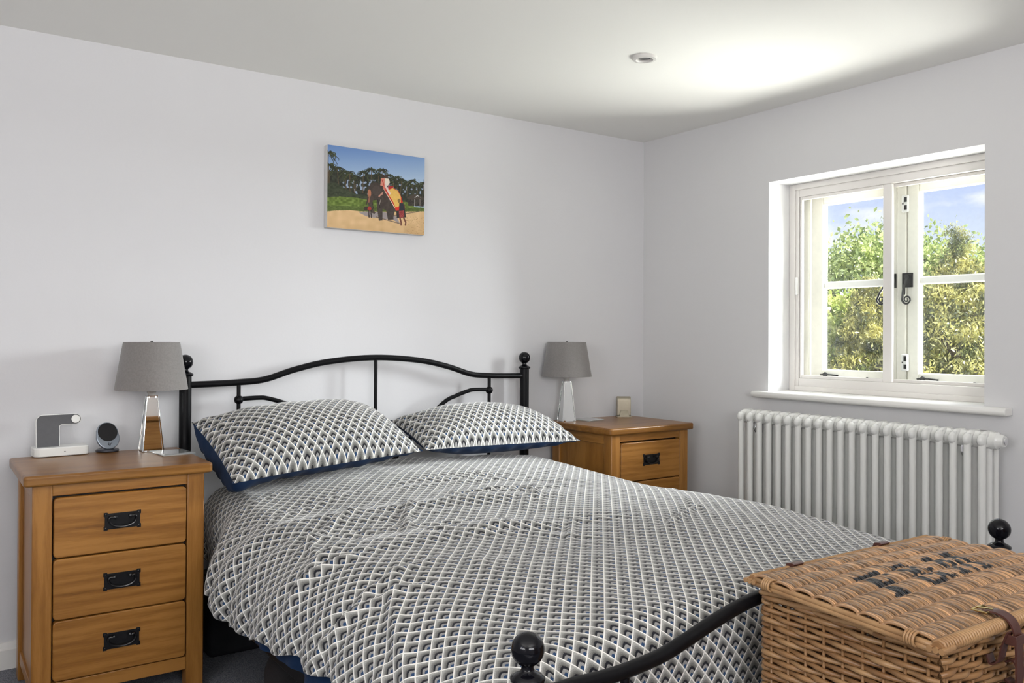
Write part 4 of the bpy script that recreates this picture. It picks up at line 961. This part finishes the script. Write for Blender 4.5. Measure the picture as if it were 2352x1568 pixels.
# ------------------------------------------------------------------ garden beyond the window
tag(obj('lawn', box(B(), 5.0, 40, -25, 30, -2.9, -2.7), M_lawn), kind='structure')
tag(obj('bounce_terrace', box(B(), .4, 5.0, -25, 30, -2.9, -2.69), M_bounce_stone), kind='structure')  # unseen pale ground added to bounce sunlight up through the window
def canopy(c, rad, nleaf, size, m, seed, droop=0., clumps=60, shape='round', leader=False):
    r = np.random.default_rng(seed)
    d = r.normal(size=(clumps, 3)); d /= np.linalg.norm(d, axis=1, keepdims=True)
    cc = np.array(c)+d*np.array(rad)*r.uniform(.62, 1.0, (clumps, 1))
    if shape == 'cone':
        z = r.uniform(0, 1, clumps); a = r.uniform(0, 2*PI, clumps); q = (1-z**4)*r.uniform(.6, 1, clumps)
        cc = np.array(c)+np.stack([np.cos(a)*rad[0]*q, np.sin(a)*rad[1]*q, (z*2-1)*rad[2]], 1)
    if leader:
        for i_ in range(14): cc[i_] = np.array(c)+np.array([r.normal()*.04, .02+r.normal()*.05, rad[2]*(.96+.018*i_)])
    k = r.integers(0, clumps, nleaf); cr = min(rad)*(.30 if shape != 'cone' else .19)
    if leader: k[:1200] = r.integers(0, 14, 1200)
    p = cc[k]+r.normal(size=(nleaf, 3))*cr*np.array([.55, .55, .45])
    ax = r.normal(size=(nleaf, 3)); ax[:, 2] -= droop; ax /= np.linalg.norm(ax, axis=1, keepdims=True)
    sd = np.cross(ax, r.normal(size=(nleaf, 3))); sd /= np.linalg.norm(sd, axis=1, keepdims=True); nn = np.cross(ax, sd)
    L = size*r.uniform(.6, 1.3, (nleaf, 1)); w = L*(.28 if droop < .5 else .16)
    V = np.stack([p-ax*L*.5, p+sd*w+nn*w*.25, p+ax*L*.5, p-sd*w+nn*w*.25], 1).reshape(-1, 3)
    q = np.arange(nleaf*4).reshape(-1, 4)
    if leader: V = V.reshape(-1, 4, 3); cen = cc[k]; top = k < 14; V[top] = cen[top][:, None]+(V[top]-cen[top][:, None])*.45; V = V.reshape(-1, 3)
    return V, q
def tree(name, label, base, trunk_h, c, rad, nleaf, size, m, seed, **k):
    t = thing(name, label, 'tree', base, 0, 'trees in the garden beyond the window')
    V, q = canopy(c, rad, nleaf, size, m, seed, **k)
    me = bpy.data.meshes.new('foliage'); me.vertices.add(len(V)); me.vertices.foreach_set('co', (V-np.array(base)).ravel().astype(np.float32))
    me.loops.add(q.size); me.loops.foreach_set('vertex_index', q.ravel().astype(np.int32)); me.polygons.add(len(q)); me.polygons.foreach_set('loop_start', np.arange(0, q.size, 4, dtype=np.int32))
    me.update(calc_edges=True); me.validate(); me.materials.append(m)
    f = link_mesh('foliage', me, t); f['kind'] = 'stuff'
    bm = B(); tube(bm, [base, (base[0]+.05, base[1], base[2]+trunk_h*.5), (c[0], c[1], c[2]+rad[2]*.4)], [.16, .12, .04], 10)
    rr = random.Random(seed)
    for i in range(9):
        a = rr.uniform(0, 2*PI); z = c[2]-rad[2]*.5+i*rad[2]*.13; tube(bm, [(c[0], c[1], z), (c[0]+math.cos(a)*rad[0]*.6, c[1]+math.sin(a)*rad[1]*.6, z+rad[2]*.35)], [.05, .015], 6)
    obj('trunk', bm, M_bark, t, smooth='auto')
G = -2.7
tree('broadleaf_tree', 'tall broadleaf tree with pale green crown seen through the left casement', (9.9, 5.0, G), 4, (9.9, 5.0, 1.15), (1.5, 1.9, 1.78), 80000, .09, M_leafA, 1, clumps=150)
tree('maple_tree', 'lime green leafy tree low in the left casement, in front of the taller one', (7.1, 4.0, G), 3, (7.1, 4.0, .75), (.66, .70, 1.20), 22000, .08, M_leafB, 2, clumps=60)
tree('golden_conifer', 'yellow-green conifer with a spiky top seen through the right casement', (6.1, 1.40, G), 3.5, (6.1, 1.48, -.25), (1.15, 1.02, 2.12), 110000, .055, M_leafC, 3, droop=1.0, clumps=420, shape='cone', leader=True)
tree('golden_conifer', 'smaller yellow-green conifer between the two casement views, left of the spiky one', (6.9, 3.0, G), 3.2, (6.9, 3.0, -.25), (.85, .70, 2.1), 60000, .06, M_leafC, 4, droop=1.0, clumps=300, shape='cone')
tree('pale_shrub', 'pale yellow-green shrub at the bottom of the left casement, nearest the house', (4.7, 2.40, G), 2, (4.7, 2.42, -.45), (.32, .28, 1.35), 8000, .07, M_leafD, 5, clumps=60)
tree('hedge_conifer', 'dark yellow-green conifer at the right edge of the right casement', (8.3, .85, G), 3.5, (8.3, .85, -.4), (1.2, 1.1, 2.2), 70000, .065, M_leafC, 6, droop=1.0, clumps=300, shape='cone')
